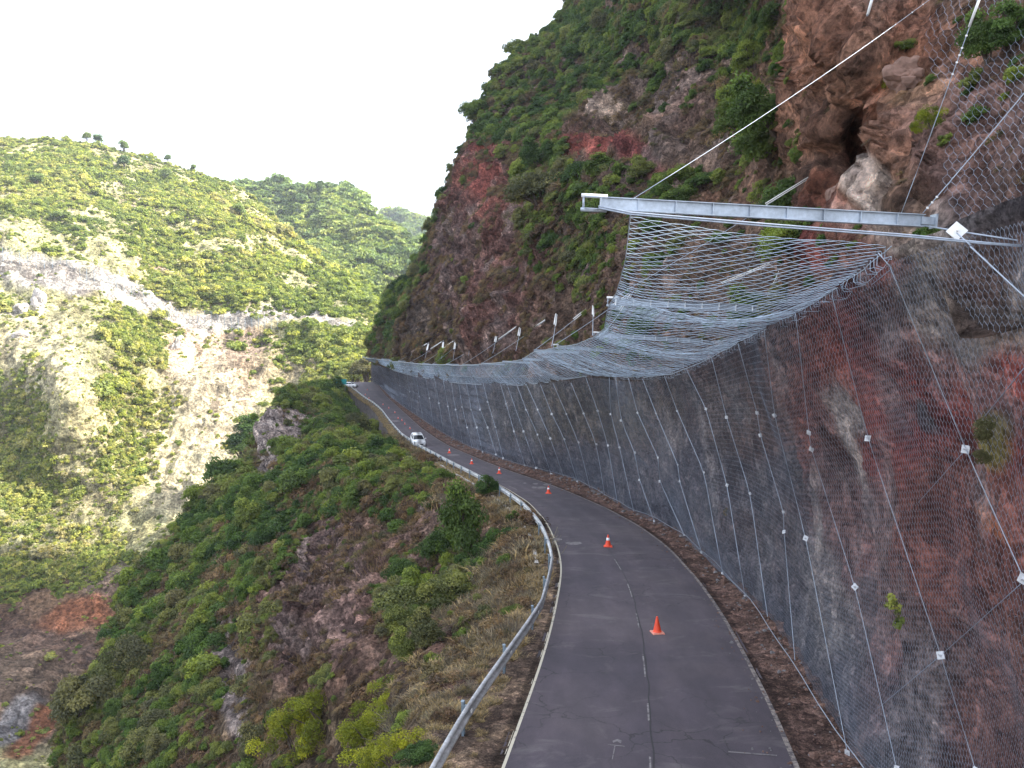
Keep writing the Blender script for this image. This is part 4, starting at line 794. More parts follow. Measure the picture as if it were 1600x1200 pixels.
single = [  # surface, px, py, radius, kind, zscale, name, label, category
 (SURF_C, 763, 775, 1.15, 'n1', 1.3, 'roadside_bush', "bright green leafy bush growing beside the guardrail between two posts, at the bend", "bush"),
 (SURF_C, 806, 818, 0.75, 'n0', 1.1, 'roadside_bush', "small bright green bush on the dry bank below the guardrail bend", "bush"),
 (SURF_C, 738, 872, 2.3, 'n3', 1.5, 'slope_bush', "tall dark green bush with a pointed crown on the slope left of the guardrail bend", "bush"),
 (SURF_C, 770, 862, 1.7, 'n0', 1.1, 'slope_bush', "olive green bush right of the tall pointed bush, nearer the guardrail", "bush"),
 (SURF_C, 690, 880, 1.9, 'n4', 1.1, 'slope_bush', "round green bush directly left of the tall pointed bush", "bush"),
 (SURF_C, 712, 955, 1.6, 'n2', 1.2, 'slope_bush', "yellowish green bush hanging on the slope below the tall pointed bush", "bush"),
 (SURF_C, 655, 960, 1.5, 'n1', 1.2, 'slope_bush', "olive bush above the brown gully, below the round green bush", "bush"),
 (SURF_C, 632, 1040, .9, 'n3', 1.2, 'slope_bush', "dark green bush at the lip of the bank above the yellow flowering bush", "bush"),
 (SURF_C, 495, 1085, 1.5, 'n4', 1.1, 'slope_bush', "dark green bush in the shaded hollow under the rock overhang", "bush"),
 (SURF_C, 150, 1120, 3.6, 'n0', 1.2, 'slope_tree', "large dark green leafy tree at the lower left foot of the slope", "tree"),
 (SURF_C, 212, 1060, 3.2, 'n4', 1.1, 'slope_tree', "dark glossy tree just above the largest tree at the foot of the slope", "tree"),
 (SURF_C, 640, 742, 2.6, 'n2', .9, 'slope_bush', "wide dark bush just below the road opposite the white car", "bush"),
 (SURF_C, 596, 690, 2.0, 'n0', .9, 'slope_bush', "dark bush at the foot of the stone retaining wall", "bush"),
 (SURF_C, 690, 765, 1.8, 'n1', .9, 'slope_bush', "green bush below the guardrail before the bright bush at the bend", "bush"),
 (SURF_C, 555, 1090, .9, 'n2', 1.0, 'slope_bush', "pale green bush at the top left edge of the near yellow bushes", "bush"),
 (SURF_C, 465, 1190, 2.1, 'y0', 1.0, 'flowering_bush', "yellow flowering bush at the bottom edge, leftmost of the yellow bushes", "bush"),
 (SURF_C, 520, 1150, 1.9, 'y1', 1.0, 'flowering_bush', "yellow green bush second from the left at the bottom edge", "bush"),
 (SURF_C, 575, 1175, 1.6, 'y0', 1.0, 'flowering_bush', "brightest yellow flowering bush in the middle of the bottom slope", "bush"),
 (SURF_C, 615, 1205, 1.1, 'y1', 1.0, 'flowering_bush', "small yellow flowered bush at the bottom edge nearest the guardrail", "bush"),
 (SURF_C, 590, 1110, 1.5, 'y1', .9, 'flowering_bush', "light green bush above the brightest yellow flowering bush", "bush"),
 (SURF_C, 625, 1135, 0.7, 'n1', .8, 'bank_bush', "low green bush on the reddish bank between yellow bushes and guardrail", "bush"),
 (SURF_C, 655, 1185, 0.55, 'n2', .8, 'bank_bush', "small green bush close to the guardrail at the bottom edge", "bush"),
 (SURF_C, 608, 1150, 1.1, 'g0', .8, 'dry_bush', "leafless purplish grey bush between the yellow bushes at the bottom", "bush"),
 (SURF_C, 530, 1130, 1.2, 'g1', .9, 'dry_bush', "leafless grey bush behind the second yellow bush", "bush"),
 (SURF_C, 808, 893, 1.0, 'g0', .8, 'dry_bush', "pale grey leafless bush beside the guardrail below the bend", "bush"),
 (SURF_C, 790, 935, 0.9, 'g1', .8, 'dry_bush', "pale grey thorny bush on the bank below the pale leafless one", "bush"),
 (SURF_C, 748, 778, 1.4, 'g0', .7, 'dry_bush', "grey dead bush on the slope behind the bright bush at the bend", "bush"),
 (SURF_C, 800, 960, 0.55, 'n4', .8, 'bank_bush', "small olive bush on the dry bank beside the guardrail, below the grey bushes", "bush"),
 (SURF_M, 1585, 85, 0.62, 'n1', 1.2, 'cliff_bush', "bright green bush behind the wire mesh at the top right corner", "bush"),
 (SURF_M, 1560, 115, 0.5, 'n3', 1.3, 'cliff_bush', "darker green bush under the top right corner bush, behind the mesh", "bush"),
 (SURF_M, 1495, 235, 0.36, 'y0', 1.4, 'cliff_bush', "yellowish bush on the mesh covered rock between the two thin stay ropes", "bush"),
 (SURF_M, 1410, 138, 0.42, 'y1', 1.2, 'cliff_bush', "yellow green bush in the middle of the bare brown rock", "bush"),
 (SURF_M, 1412, 72, 0.32, 'n2', 1.0, 'cliff_bush', "small dull green plant near the top of the bare brown rock", "bush"),
 (SURF_M, 1390, 300, 0.24, 'y0', 1.0, 'cliff_bush', "small yellow plant beside the pale grey rock above the first beam", "bush"),
 (SURF_M, 1190, 130, 2.2, 'n1', 1.0, 'cliff_bush', "bright green bush left of the bare brown rock mass", "bush"),
 (SURF_M, 1165, 165, 2.0, 'y1', 1.2, 'cliff_bush', "yellow green bush right of the long stay rope", "bush"),
 (SURF_M, 880, 340, 4.2, 'n4', .9, 'cliff_bush', "large green bush left of the tip of the first beam", "bush"),
 (SURF_M, 875, 395, 2.6, 'n0', .9, 'cliff_bush', "light green bush below and left of the first beam tip", "bush"),
 (SURF_M, 830, 285, 3.6, 'n2', .9, 'cliff_bush', "pale green bush on the ledge of the red cliff", "bush"),
 (SURF_M, 960, 295, 2.2, 'n3', .7, 'cliff_bush', "bright green bush on the ledge right under the red rock patch", "bush"),
]
for S, x, y, r, k, zs, nm, lab, cat in single:
    P, n = surf_at(S, x, y); kk = {'n': NK, 'y': yel_kinds, 'g': grey_kinds}[k[0]][int(k[1])]
    plant(kk, nm, P, n, r, lab, cat, None, 0.3, zs)
# sized repeats: the largest shrubs of slope and cliff
def shrub_group(S, n, dens, rad, label, group, nm, seed, cat="shrub", mind=1.3):
    global rng
    rng = np.random.default_rng(seed); P, nn, px, py = sample(S, n * 3, dens); used = []; c = 0
    for i in range(len(P)):
        r = rad(px[i], py[i], P[i]) * math.exp(random.gauss(0, .22))
        if any(np.linalg.norm(P[i] - q) < mind * (r + s) * .5 for q, s in used): continue
        used.append((P[i], r)); plant(NK[int(rng.integers(0, 5))], nm, P[i], nn[i], r, label, cat, group, .4, random.uniform(.8, 1.25)); c += 1
        if c >= n: break
inC = (SURF_C['px'] > -20) & (SURF_C['py'] < 1230)
shrub_group(SURF_C, 120, vegC ** 1.3 * inC * (vC > .12) / np.maximum(SURF_C['P'][..., 1], 20) ** 1.2, lambda x, y, P: 0.8 + P[1] / 90, "green shrub standing out of the scrub on the steep slope below the road", "shrubs on the slope below the road", "slope_shrub", 11)
inM = (SURF_M['py'] > -30) & (SURF_M['px'] < 1260)
shrub_group(SURF_M, 110, vegM ** 1.3 * inM / np.maximum(SURF_M['P'][..., 1], 20) ** 1.2, lambda x, y, P: 0.7 + P[1] / 75, "green shrub growing on the upper cliff above the canopy net", "shrubs on the cliff above the net", "cliff_shrub", 12)
sk = (np.broadcast_to(np.linspace(0, 1, vegM.shape[1])[None], vegM.shape) > .985) & (SURF_M['py'] > -20) & (SURF_M['px'] > 600)
shrub_group(SURF_M, 44, sk * 1.0 + 1e-9, lambda x, y, P: 1.7, "green shrub outlined against the white sky along the mountain edge", "shrubs on the skyline of the mountain", "skyline_shrub", 13, mind=1.1)
# trees on the far ridge
tree_c, tcs = crown_mesh("crown", M_leaf_dist, seed=500, nlobes=12, nleaf=2600, leaf=0.085, flat=1.3, spread=.55)
mb = MB(); mb.tube([(0, 0, -1.6), (0.03, 0, -.7), (0, 0.02, .2), (0.05, 0, .9)], [.09, .075, .055, .02], 8)
for i in range(6): mb.tube([(0, 0, -.2 + .1 * i), tuple(tcs[i][:3] * .6), tuple(tcs[i][:3])], [.045, .03, .012], 5, False)
tree_t = mb.mesh("trunk", M_bark)
for i, (x, y, h, lab) in enumerate([(137, 217, 3.4, "leftmost small tree on the crest of the sunlit hill"), (155, 221, 3.6, "wider tree just right of the leftmost one on the hill crest"), (193, 239, 4.2, "round tree on the right shoulder of the sunlit hill crest"), (264, 252, 3.0, "small lone tree at the dip of the sunlit hill crest"), (305, 262, 2.6, "tiny tree furthest right on the sunlit hill crest"), (195, 266, 4.6, "dark tree standing just under the crest beside the pale rock scar"), (258, 283, 4.4, "dark tree on the open hillside below the lone crest tree"), (62, 300, 4.0, "round dark bush alone high on the left hillside"), (370, 350, 5.0, "light green tree in the middle of the sunlit hill")]):
    P, n = surf_at(S1, x, y)
    o = empty("ridge_tree", tuple(P + np.array([0, 0, h * .25])), lab, "tree", None, random.uniform(0, 6)); o.scale = (h, h, h)
    a = bpy.data.objects.new("crown", tree_c); a.parent = o; COL.objects.link(a); a = bpy.data.objects.new("trunk", tree_t); a.parent = o; COL.objects.link(a)
# big bushes beyond the road end
for i, (x, y, d, r, lab) in enumerate([(548, 588, 285, 8, "dark bush mound just beyond the end of the road, left one"), (572, 583, 275, 8.5, "sunlit green bush beyond the road end next to the netted wall"), (560, 575, 300, 9, "green bush at the top of the mound beyond the road end"), (392, 690, 262, 11, "large round green bush alone in the ravine left of the pale rock outcrop"), (378, 700, 258, 8, "smaller bush in the ravine attached left of the large round bush")]):
    plant((near_kinds[i][0], near_kinds[i][1]), "ravine_bush", unproj(x, y + 8, d), (0, 0, 1), r, lab, "bush", None, 0, .8)
P_, n_ = wall_pt(12.0, 0.5), None
sprig = crown_mesh("foliage", M_leaf_far, seed=700, nlobes=9, nleaf=150, leaf=0.16, flat=1.0, spread=.7, lobe_r=(.2, .4))[0]
M_moss = simple("moss", (0.085, 0.085, 0.03), .9, 0, .3, 20); moss = crown_mesh("moss", M_moss, seed=701, nlobes=14, nleaf=1500, leaf=0.06, flat=1.3, spread=.5, lobe_r=(.2, .4))[0]
# plants on the netted wall
for (x, y, r, k, lab) in [(1410, 948, .26, sprig, "small green plant growing through the wire mesh low on the red wall"), (1412, 978, .18, sprig, "tiny green sprig directly under the small plant on the red wall"), (1556, 675, .22, moss, "olive moss tuft on the red wall right of the upper anchor plate, top half"), (1548, 716, .17, moss, "olive moss tuft on the red wall right of the upper anchor plate, lower half"), (1137, 800, .22, dry_kinds[0], "small brownish tuft on the grey part of the netted wall")]:
    P = unproj(x, y, float(fW(x, y)) - 0.12); plant(k, "wall_plant", P, (-1, -.3, 0), r, lab, "plant", None, .8, 1.1)

# ------------------------------------------------------------------ loose rocks
def rock_mesh(seed, mat):
    import bmesh
    bm = bmesh.new(); bmesh.ops.create_icosphere(bm, subdivisions=4, radius=1)
    V = np.array([v.co[:] for v in bm.verts]); cd, cv = cell(V, 0.9, seed); f = 1 + 0.3 * vnoise(V * 1.3, seed) - 0.38 * cd + 0.34 * (cv - .5) + .08 * vnoise(V * 5, seed)
    for v, k in zip(bm.verts, f): v.co = v.co * float(k)
    me = bpy.data.meshes.new("boulder"); bm.to_mesh(me); bm.free(); me.materials.append(mat); return me
pale = simple("pale_rock", (0.36, 0.33, 0.30), 0.95, 0, 0.35, 1.2, 0.6); greyr = simple("grey_rock", (0.17, 0.16, 0.16), 0.95, 0, 0.4, 1.5, 0.6); brr = simple("brown_rock", (0.17, 0.10, 0.075), 0.95, 0, 0.4, 1.5, 0.6)
for i, (S, x, y, r, m_, lab) in enumerate([(S1, 30, 476, 5.2, pale, "large pale boulder on the far slope under the cut rock band, the wider one"), (S1, 58, 470, 4.0, pale, "upright pale rock right beside the large pale boulder"), (S1, 33, 517, 3.2, pale, "small pale rock below the large pale boulder on the far slope"), (S1, 275, 535, 4.5, pale, "tall whitish rock face left of the pink gully"), (SURF_M, 1445, 135, .55, brr, "angular brown boulder right of the yellow green cliff bush"), (SURF_M, 1310, 305, .55, brr, "rusty brown boulder below the cave, above the first beam")]):
    P, n = surf_at(S, x, y); o = link("boulder", rock_mesh(60 + i, m_), None, lab, "boulder"); o.location = tuple(P - n * r * .25); o.scale = (r, r * .8, r * (1.5 if 'tall' in lab or 'upright' in lab or 'pinnacle' in lab else .85)); o.rotation_euler = (random.uniform(-.3, .3), random.uniform(-.3, .3), random.uniform(0, 6))

# ------------------------------------------------------------------ guardrail
def along(fX, Y0, Y1, step):
    Y = np.linspace(Y0, Y1, 3000); P = np.stack([fX(Y), Y, Zr(Y) + CAMZ], -1); s = np.concatenate([[0], np.cumsum(np.linalg.norm(np.diff(P, axis=0), axis=1))])
    t = np.arange(0, s[-1], step); return np.stack([np.interp(t, s, P[:, i]) for i in range(3)], -1)
def sweep(P, prof, closed=False):
    """sweep a profile (sideways, up) along P; sideways = right of travel"""
    d = np.gradient(P, axis=0); d[:, 2] = 0; d /= np.linalg.norm(d, axis=1, keepdims=True); sd_ = np.stack([d[:, 1], -d[:, 0], 0 * d[:, 0]], -1); prof = np.array(prof)
    V = P[:, None] + sd_[:, None] * prof[None, :, :1] + np.array([0, 0, 1.0]) * prof[None, :, 1:2]
    if closed: V = np.concatenate([V, V[:, :1]], 1)
    return V
gr = empty("guardrail", (float(XG(16.0)), 16.0, float(Zr(16.0)) + CAMZ), "long galvanised steel guardrail on posts curving along the outer edge of the road", "guardrail")
PG = along(XG, 8.5, 240, 0.5)
inv = lambda P: P - np.array(gr.location)
wv = [(0.0, .77), (.055, .765), (.075, .72), (.055, .675), (-.03, .65), (-.04, .60), (-.03, .55), (.055, .525), (.075, .48), (.055, .435), (0, .43)]
wv2 = [(a - .006, b_) for a, b_ in wv[::-1]]
VV = sweep(PG, wv + wv2, True); link("rail", mesh_np("rail", inv(VV), grid_faces(*VV.shape[:2]), M_rail, True), gr)
PP_ = along(lambda Y: XG(Y) - 0.12, 9.0, 236, 4.0)
mbp = MB(); 
for (sx, sy, ox) in ((.055, .006, 0), (.006, .11, -.0), (.055, .006, 0)): pass
mbp.box((0, -.05, .05), (.06, .008, 1.5)); mbp.box((0, .05, .05), (.06, .008, 1.5)); mbp.box((-.028, 0, .05), (.006, .092, 1.5)); mbp.box((.07, 0, .60), (.085, .09, .22)); mbp.box((-.012, 0, .805), (.07, .1, .01))
post_me = mbp.mesh("post", M_post)
for i in range(min(len(PP_), 95)):
    o = bpy.data.objects.new("post", post_me); o.parent = gr; COL.objects.link(o); q = PP_[i]; j = min(i + 1, len(PP_) - 1); d = PP_[j] - PP_[max(i - 1, 0)]
    o.location = tuple(inv(q)); o.rotation_euler[2] = math.atan2(-d[0], d[1])
refl = MB().box((.20, 0, .60), (.02, .09, .07)).mesh("reflector", M_white)
for i in range(8):
    o = bpy.data.objects.new("reflector", refl); o.parent = gr; COL.objects.link(o); q = PP_[i]; d = PP_[i + 1] - q; o.location = tuple(inv(q)); o.rotation_euler[2] = math.atan2(-d[0], d[1])
# stones fallen on the verge and along the road edge
stones = [rock_mesh(90 + i, brr if i < 2 else greyr) for i in range(3)]
sp = SV['P']; dv = np.broadcast_to(np.exp(-((np.linspace(0, 1, VR.shape[1]) - .55) / .3) ** 2)[None], VR.shape[:2]) / (VR[..., 1] / 20)
scat_auto("gravel", SV, 2600, dv, stones, lambda x, y, P: .035 * np.exp(rng.normal(0, .45, len(P))) * np.clip(P[:, 1] / 25, .8, 2), "loose stones fallen along the foot of the netted wall", "gravel", 0.5)
PR = strip(XR, lambda Y: XR(Y) - 1.3, Yv[::4], .01, 8); SR = dict(P=PR, n=grid_normals(PR) * np.sign(grid_normals(PR)[..., 2:3]), px=proj(PR)[0], py=proj(PR)[1])
scat_auto("grit", SR, 500, np.broadcast_to(np.linspace(1, 0, 8)[None] ** 3, PR.shape[:2]) / (PR[..., 1] / 20), stones, lambda x, y, P: .018 * np.exp(rng.normal(0, .4, len(P))), "small grit scattered on the asphalt at the wall side edge", "grit", 0.2)
# concrete kerb outside the rail
kb = along(lambda Y: XG(Y) - 0.62, 34, 125, 0.6); kb[:, 2] += fbm(kb, 6, 2, 3) * 0.05
VV = sweep(kb, [(-.09, -.35), (-.09, .10), (.09, .10), (.09, -.35)], True)
link("kerb", mesh_np("kerb", VV, grid_faces(*VV.shape[:2]), M_conc), kind="structure")

# stone retaining wall under the far road
m, t, b = newmat("stone_masonry"); pos = geo_pos(t)
v = t.nodes.new("ShaderNodeTexVoronoi"); v.inputs['Scale'].default_value = 1.6; t.links.new(pos, v.inputs['Vector'])
v2 = t.nodes.new("ShaderNodeTexVoronoi"); v2.feature = 'DISTANCE_TO_EDGE'; v2.inputs['Scale'].default_value = 1.6; t.links.new(pos, v2.inputs['Vector'])
sep = t.nodes.new("ShaderNodeSeparateColor"); t.links.new(v.outputs['Color'], sep.inputs[0])
c = ramp(t, sep.outputs[0], [(0, (0.09, 0.075, 0.07)), (.5, (0.13, 0.105, 0.095)), (1, (0.19, 0.16, 0.145))])
c = mixc(t, ramp(t, v2.outputs['Distance'], [(0, 1.0), (.06, 0.0)]), c, (0.05, 0.045, 0.04)); t.links.new(c, b.inputs['Base Color']); b.inputs['Roughness'].default_value = .95
M_mason = m
rw = along(lambda Y: XG(Y) - 0.62, 124, 240, 1.0); hgt = rwd(rw[:, 1]) + 1.0
d = np.gradient(rw, axis=0); d[:, 2] = 0; d /= np.linalg.norm(d, axis=1, keepdims=True); sd_ = np.stack([d[:, 1], -d[:, 0], 0 * d[:, 0]], -1)
rows = [rw + sd_ * .35 + [0, 0, .02], rw + sd_ * 0 + [0, 0, .02]] + [rw - sd_ * (0.10 * k * hgt / 7.5)[:, None] - np.array([0, 0, 1.0]) * (hgt * k / 6)[:, None] for k in range(1, 7)]
VV = np.stack(rows, 1); link("retaining_wall", mesh_np("retaining_wall", VV, grid_faces(*VV.shape[:2])[:, ::-1], M_mason), None, "brown stone retaining wall carrying the far stretch of road above the slope", "wall")

# ------------------------------------------------------------------ traffic cones
M_or = simple("cone_orange", (0.80, 0.075, 0.025), 0.5, 0, 0.08, 8); M_ref = simple("cone_white_band", (0.75, 0.75, 0.75), 0.35, 0, 0.05, 8); M_corb = simple("cone_base_pale", (0.72, 0.28, 0.20), 0.6, 0, 0.1, 8)
mb = MB()
mb.lathe([(.135, .035), (.132, .05), (.118, .075)], sides=22).lathe([(.118, .075), (.030, .47), (.026, .49), (.018, .49), (.018, .44)], sides=22); cone_b = mb.mesh("body", M_or, True)
mb = MB(); mb.lathe([(.0775, .27), (.0565, .37)], sides=22); 
mb.v[0][:, :2] *= 1.06; cone_w = mb.mesh("band", M_ref, True)
mb = MB(); mb.box((0, 0, .0185), (.36, .36, .033), taper=(.94, .94))
for sx in (-1, 1):
    for sy in (-1, 1): mb.box((sx * .155, sy * .155, .001), (.05, .05, .012))
cone_f = mb.mesh("base", M_corb); cone_f2 = mb.mesh("base", M_or)
cones = [(1027, 989, "nearest orange traffic cone in the right lane, plain with a pale base", 0), (950, 854, "second nearest orange traffic cone with a white tip band, beside the centre joint", 1), (857, 771, "third orange traffic cone, beside the pale patches on the road", 1), (780, 740, "fourth orange cone, right of the bright roadside bush", 1), (737, 725, "fifth orange cone, between the bush and the white car", 1), (702, 708, "orange cone just in front of the white car", 1),
         (640.5, 670, "cone right behind the white car", 1), (632.5, 663, "second cone behind the white car", 1), (628, 657.5, "third cone behind the white car", 1), (622, 654, "fourth cone behind the white car", 1), (617, 645, "fifth cone behind the white car, beside the pale road patch", 1), (607.5, 638, "sixth cone behind the white car", 1), (598.5, 632.5, "seventh cone behind the white car, at the start of the far bend", 1), (576.5, 622.5, "third from last tiny cone near the far end of the road", 1), (571, 617, "second to last tiny cone near the far end of the road", 1), (574, 609.5, "farthest tiny cone by the end of the road", 1)]
for i, (x, y, lab, band) in enumerate(cones):
    P = on_road(x, y)[0]; o = empty("traffic_cone", (P[0], P[1], P[2] + .006), lab, "traffic cone", "traffic cones along the middle of the road", random.uniform(-.3, .3) + .35 * (i == 0))
    sl = math.atan(.093) if P[1] < 113 else 0; o.rotation_euler[0] = -sl; k = 1.08 if i == 0 else (1.2 if i < 6 else .8); o.scale = (k, k, k)
    for nm, me in (("body", cone_b), ("base", cone_f2 if band else cone_f)) + ((("band", cone_w),) if band else ()):
        q = bpy.data.objects.new(nm, me); q.parent = o; COL.objects.link(q)
# ------------------------------------------------------------------ cars
M_carw = simple("car_white_paint", (0.80, 0.81, 0.82), 0.22, 0, 0.03, 1); M_glass = simple("car_dark_glass", (0.025, 0.03, 0.035), 0.08, 0, 0.1, 1)
M_blk = simple("car_black_plastic", (0.02, 0.02, 0.022), 0.6, 0, 0.1, 4); M_tyre = simple("tyre_rubber", (0.018, 0.018, 0.018), 0.85, 0, 0.1, 9); M_alloy = simple("alloy_rim", (0.45, 0.46, 0.48), 0.35, .7, .05, 9)
M_lamp = simple("headlight_glass", (0.55, 0.6, 0.65), 0.1, .3, .05, 9); M_plate = simple("number_plate", (0.7, 0.7, 0.66), 0.5, 0, .05, 9)
def loft(sections, mat, name):
    """sections: list of (y, [(x,z)...]) half outline from bottom centre to top centre; mirrored"""
    V = []; 
    for y, pr in sections:
        ring = [(x, y, z) for x, z in pr] + [(-x, y, z) for x, z in pr[::-1]]; V.append(ring)
    k = len(V[0]); n = len(V); F_ = [(i * k + j, i * k + (j + 1) % k, (i + 1) * k + (j + 1) % k, (i + 1) * k + j) for i in range(n - 1) for j in range(k)]
    F_ += [tuple(range(k))[::-1], tuple((n - 1) * k + j for j in range(k))]
    mb = MB(); mb.add(np.array(V).reshape(-1, 3), F_); return mb.mesh(name, mat, True)
def body_sec(y, w, zb, zt, sh):      # bottom, flank, shoulder, top
    return (y, [(w * .80, zb), (w * .97, zb + .08), (w, zb + (zt - zb) * .45), (w * .985, zt - sh), (w * .86, zt - .02), (0.0, zt + .02)])
body_me = loft([body_sec(-2.20, .68, .32, .70, .16), body_sec(-2.12, .80, .22, .86, .14), body_sec(-1.95, .88, .20, .96, .12), body_sec(-1.4, .92, .20, 1.03, .10), body_sec(-.85, .925, .20, 1.08, .09), body_sec(0, .93, .20, 1.07, .08), body_sec(1.2, .925, .20, 1.08, .08), body_sec(1.9, .90, .22, 1.08, .1), body_sec(2.12, .84, .30, 1.02, .14), body_sec(2.18, .76, .36, .92, .16)], M_carw, "body")
def cab_sec(y, w0, w1, z0, z1): return (y, [(w0, z0), (w0 * .5 + w1 * .5, z0 * .5 + z1 * .5), (w1, z1 - .05), (w1 * .85, z1 - .005), (0, z1 + .015)])
roof_me = loft([cab_sec(-.20, .64, .60, 1.44, 1.56), cab_sec(.05, .66, .63, 1.45, 1.60), cab_sec(.8, .67, .64, 1.46, 1.61), cab_sec(1.5, .66, .62, 1.44, 1.57), cab_sec(1.75, .62, .56, 1.41, 1.50)], M_carw, "roof")
glass_me = loft([(-.98, [(.76, 1.04), (.75, 1.05), (0, 1.07)]), (-.22, [(.84, 1.04), (.625, 1.50), (0, 1.53)]), (.8, [(.87, 1.04), (.65, 1.51), (0, 1.55)]), (1.72, [(.82, 1.04), (.58, 1.45), (0, 1.47)]), (2.08, [(.74, 1.04), (.70, 1.06), (0, 1.07)])], M_glass, "windows")
mbp = MB()
for s in (-1, 1):
    mbp.tube([(s * .79, -.97, 1.05), (s * .62, -.20, 1.52)], .035, 6); mbp.tube([(s * .895, .35, 1.05), (s * .665, .38, 1.5)], .035, 6); mbp.tube([(s * .86, 1.35, 1.05), (s * .65, 1.25, 1.5)], .045, 6); mbp.tube([(s * .76, 2.05, 1.05), (s * .58, 1.72, 1.48)], .06, 6)
pill_me = mbp.mesh("pillars", M_carw, True)
mbp = MB().box((0, -2.19, .60), (1.0, .05, .16)).box((0, -2.17, .33), (1.35, .08, .14)); grille_me = mbp.mesh("grille", M_blk)
mbp = MB(); mbp.box((0, -2.235, .46), (.50, .015, .11)); plate_me = mbp.mesh("number_plate", M_plate)
lamp_me = MB().box((0, 0, 0), (.30, .10, .13), taper=(.8, .8)).mesh("headlight", M_lamp); mir_me = MB().box((0, 0, 0), (.20, .10, .14), taper=(.9, .8)).mesh("mirror", M_carw)
mbw = MB(); Rw = Matrix.Rotation(math.pi / 2, 3, 'Y'); prof = [(.19, -.11), (.30, -.115), (.335, -.09), (.34, 0), (.335, .09), (.30, .115), (.19, .11)]
mbw.lathe(prof, sides=24); mbw.v = [v @ np.array(Rw).T for v in mbw.v]; tyre_me = mbw.mesh("tyre", M_tyre, True)
mbw = MB(); mbw.lathe([(.03, .09), (.19, .105), (.20, .06), (.05, .05), (.02, .05)], sides=20); mbw.lathe([(.02, -.05), (.05, -.05), (.20, -.06), (.19, -.105), (.03, -.09)], sides=20); mbw.v = [v @ np.array(Rw).T for v in mbw.v]; rim_me = mbw.mesh("rim", M_alloy, True)
arch_me = None
def car(loc, rz, label, slope=0.0):
    o = empty("parked_car", loc, label, "car", None, rz); o.rotation_euler[0] = slope
    def ch(nm, me, p=o, l=(0, 0, 0), r=(0, 0, 0)):
        q = bpy.data.objects.new(nm, me); COL.objects.link(q); q.parent = p; q.location = l; q.rotation_euler = r; return q
    ch("body", body_me); ch("roof", roof_me); ch("windows", glass_me); ch("pillars", pill_me); ch("grille", grille_me); ch("number_plate", plate_me)
    for s in (-1, 1):
        ch("headlight", lamp_me, o, (s * .66, -2.10, .76), (0, 0, s * .35)); ch("mirror", mir_me, o, (s * 1.0, -.72, 1.12))
        for y in (-1.35, 1.35):
            t_ = ch("wheel", tyre_me, o, (s * .83, y, .34)); ch("rim", rim_me, t_)
    return o
P = on_road(653, 695.5)[0]; hd = on_road(700, 723)[0] - P
car(tuple(P + [0, 0, .01]), math.atan2(hd[0], -hd[1]) , "white compact SUV standing on the road between the cones, front towards the viewer", math.atan(.075))
P = on_road(549, 607.5)[0]; P2 = unproj(548.5, 607.3, 236); P2[2] = float(Zr(236)) + CAMZ
car(tuple(P2 + [0, 0, .01]), math.radians(70), "white car just visible at the far end of the road beside the green sign")
# green road sign
M_teal = simple("sign_teal", (0.01, 0.25, 0.24), 0.4, 0, .08, 2)
sg = unproj(533, 596.5, 222); so_ = empty("road_sign", tuple(sg - [0, 0, 3.2]), "teal green road sign with a white mark at the far end of the road", "sign")
link("board", MB().box((0, 0, 3.2), (3.1, .06, 1.55)).mesh("board", M_teal), so_); link("mark", MB().box((-.45, -.05, 3.25), (.22, .03, .75)).box((-.55, -.05, 3.5), (.25, .03, .14)).mesh("mark", M_white), so_)
for s in (-1, 1): o = link("post", MB().tube([(s * 1.1, .08, -2), (s * 1.1, .08, 3.9)], .06, 8).mesh("post", M_post), so_)

# ------------------------------------------------------------------ wire mesh helpers
def gsample(A, fi, fj):
    fi = np.clip(fi, 0, A.shape[0] - 1.001); fj = np.clip(fj, 0, A.shape[1] - 1.001); i = fi.astype(int); j = fj.astype(int); a = fi - i; b = fj - j
    if A.ndim == 3: a = a[..., None]; b = b[..., None]
    return (A[i, j] * (1 - a) + A[i + 1, j] * a) * (1 - b) + (A[i, j + 1] * (1 - a) + A[i + 1, j + 1] * a) * b
def hexlattice(S, uL, vL, cu, cv_, r, zig_along='u', jit=0.0, alink=0.28, keep=None, frac=1.0, off=(0, 0), alk=1.2):
    """hexagonal wire mesh on the surface S(u,v): u in 0..uL metres, v in 0..vL metres; cu cell width, cv_ row pitch"""
    half = cu / 2; nu = int(uL / half); nr = int(vL / cv_); I, J = np.meshgrid(np.arange(nu + 1), np.arange(nr + 1), indexing='ij')
    amp = cv_ * alink; par = np.where((I + J) % 2 == 0, 1, -1)
    u = I * half + jit * cu * (rng.uniform(-1, 1, I.shape)); v = J * cv_ + par * amp + jit * cv_ * rng.uniform(-1, 1, I.shape)
    P = S(u + off[0], v + off[1]); E = []
    m1 = np.ones((nu, nr + 1), bool); m2 = ((I + J) % 2 == 0)[:, :-1]
    if keep is not None:
        K = keep(u, v); m1 &= K[:-1] & K[1:]; m2 = m2 & K[:, :-1] & K[:, 1:]
    A = np.concatenate([P[:-1][m1], P[:, :-1][m2]]); B = np.concatenate([P[1:][m1], P[:, 1:][m2]])
    rr = np.full(len(A), r); rr[m1.sum():] *= alk
    return A, B, rr
def wires_object(name, parts, mat, **kw):
    A = np.concatenate([p[0] for p in parts]); B = np.concatenate([p[1] for p in parts]); r = np.concatenate([p[2] for p in parts])
    V, Fc = prisms(A, B, r); kw2 = dict(kw); return link(name, mesh_np(name, V, Fc, mat), kw2.pop('parent', None), **kw2)

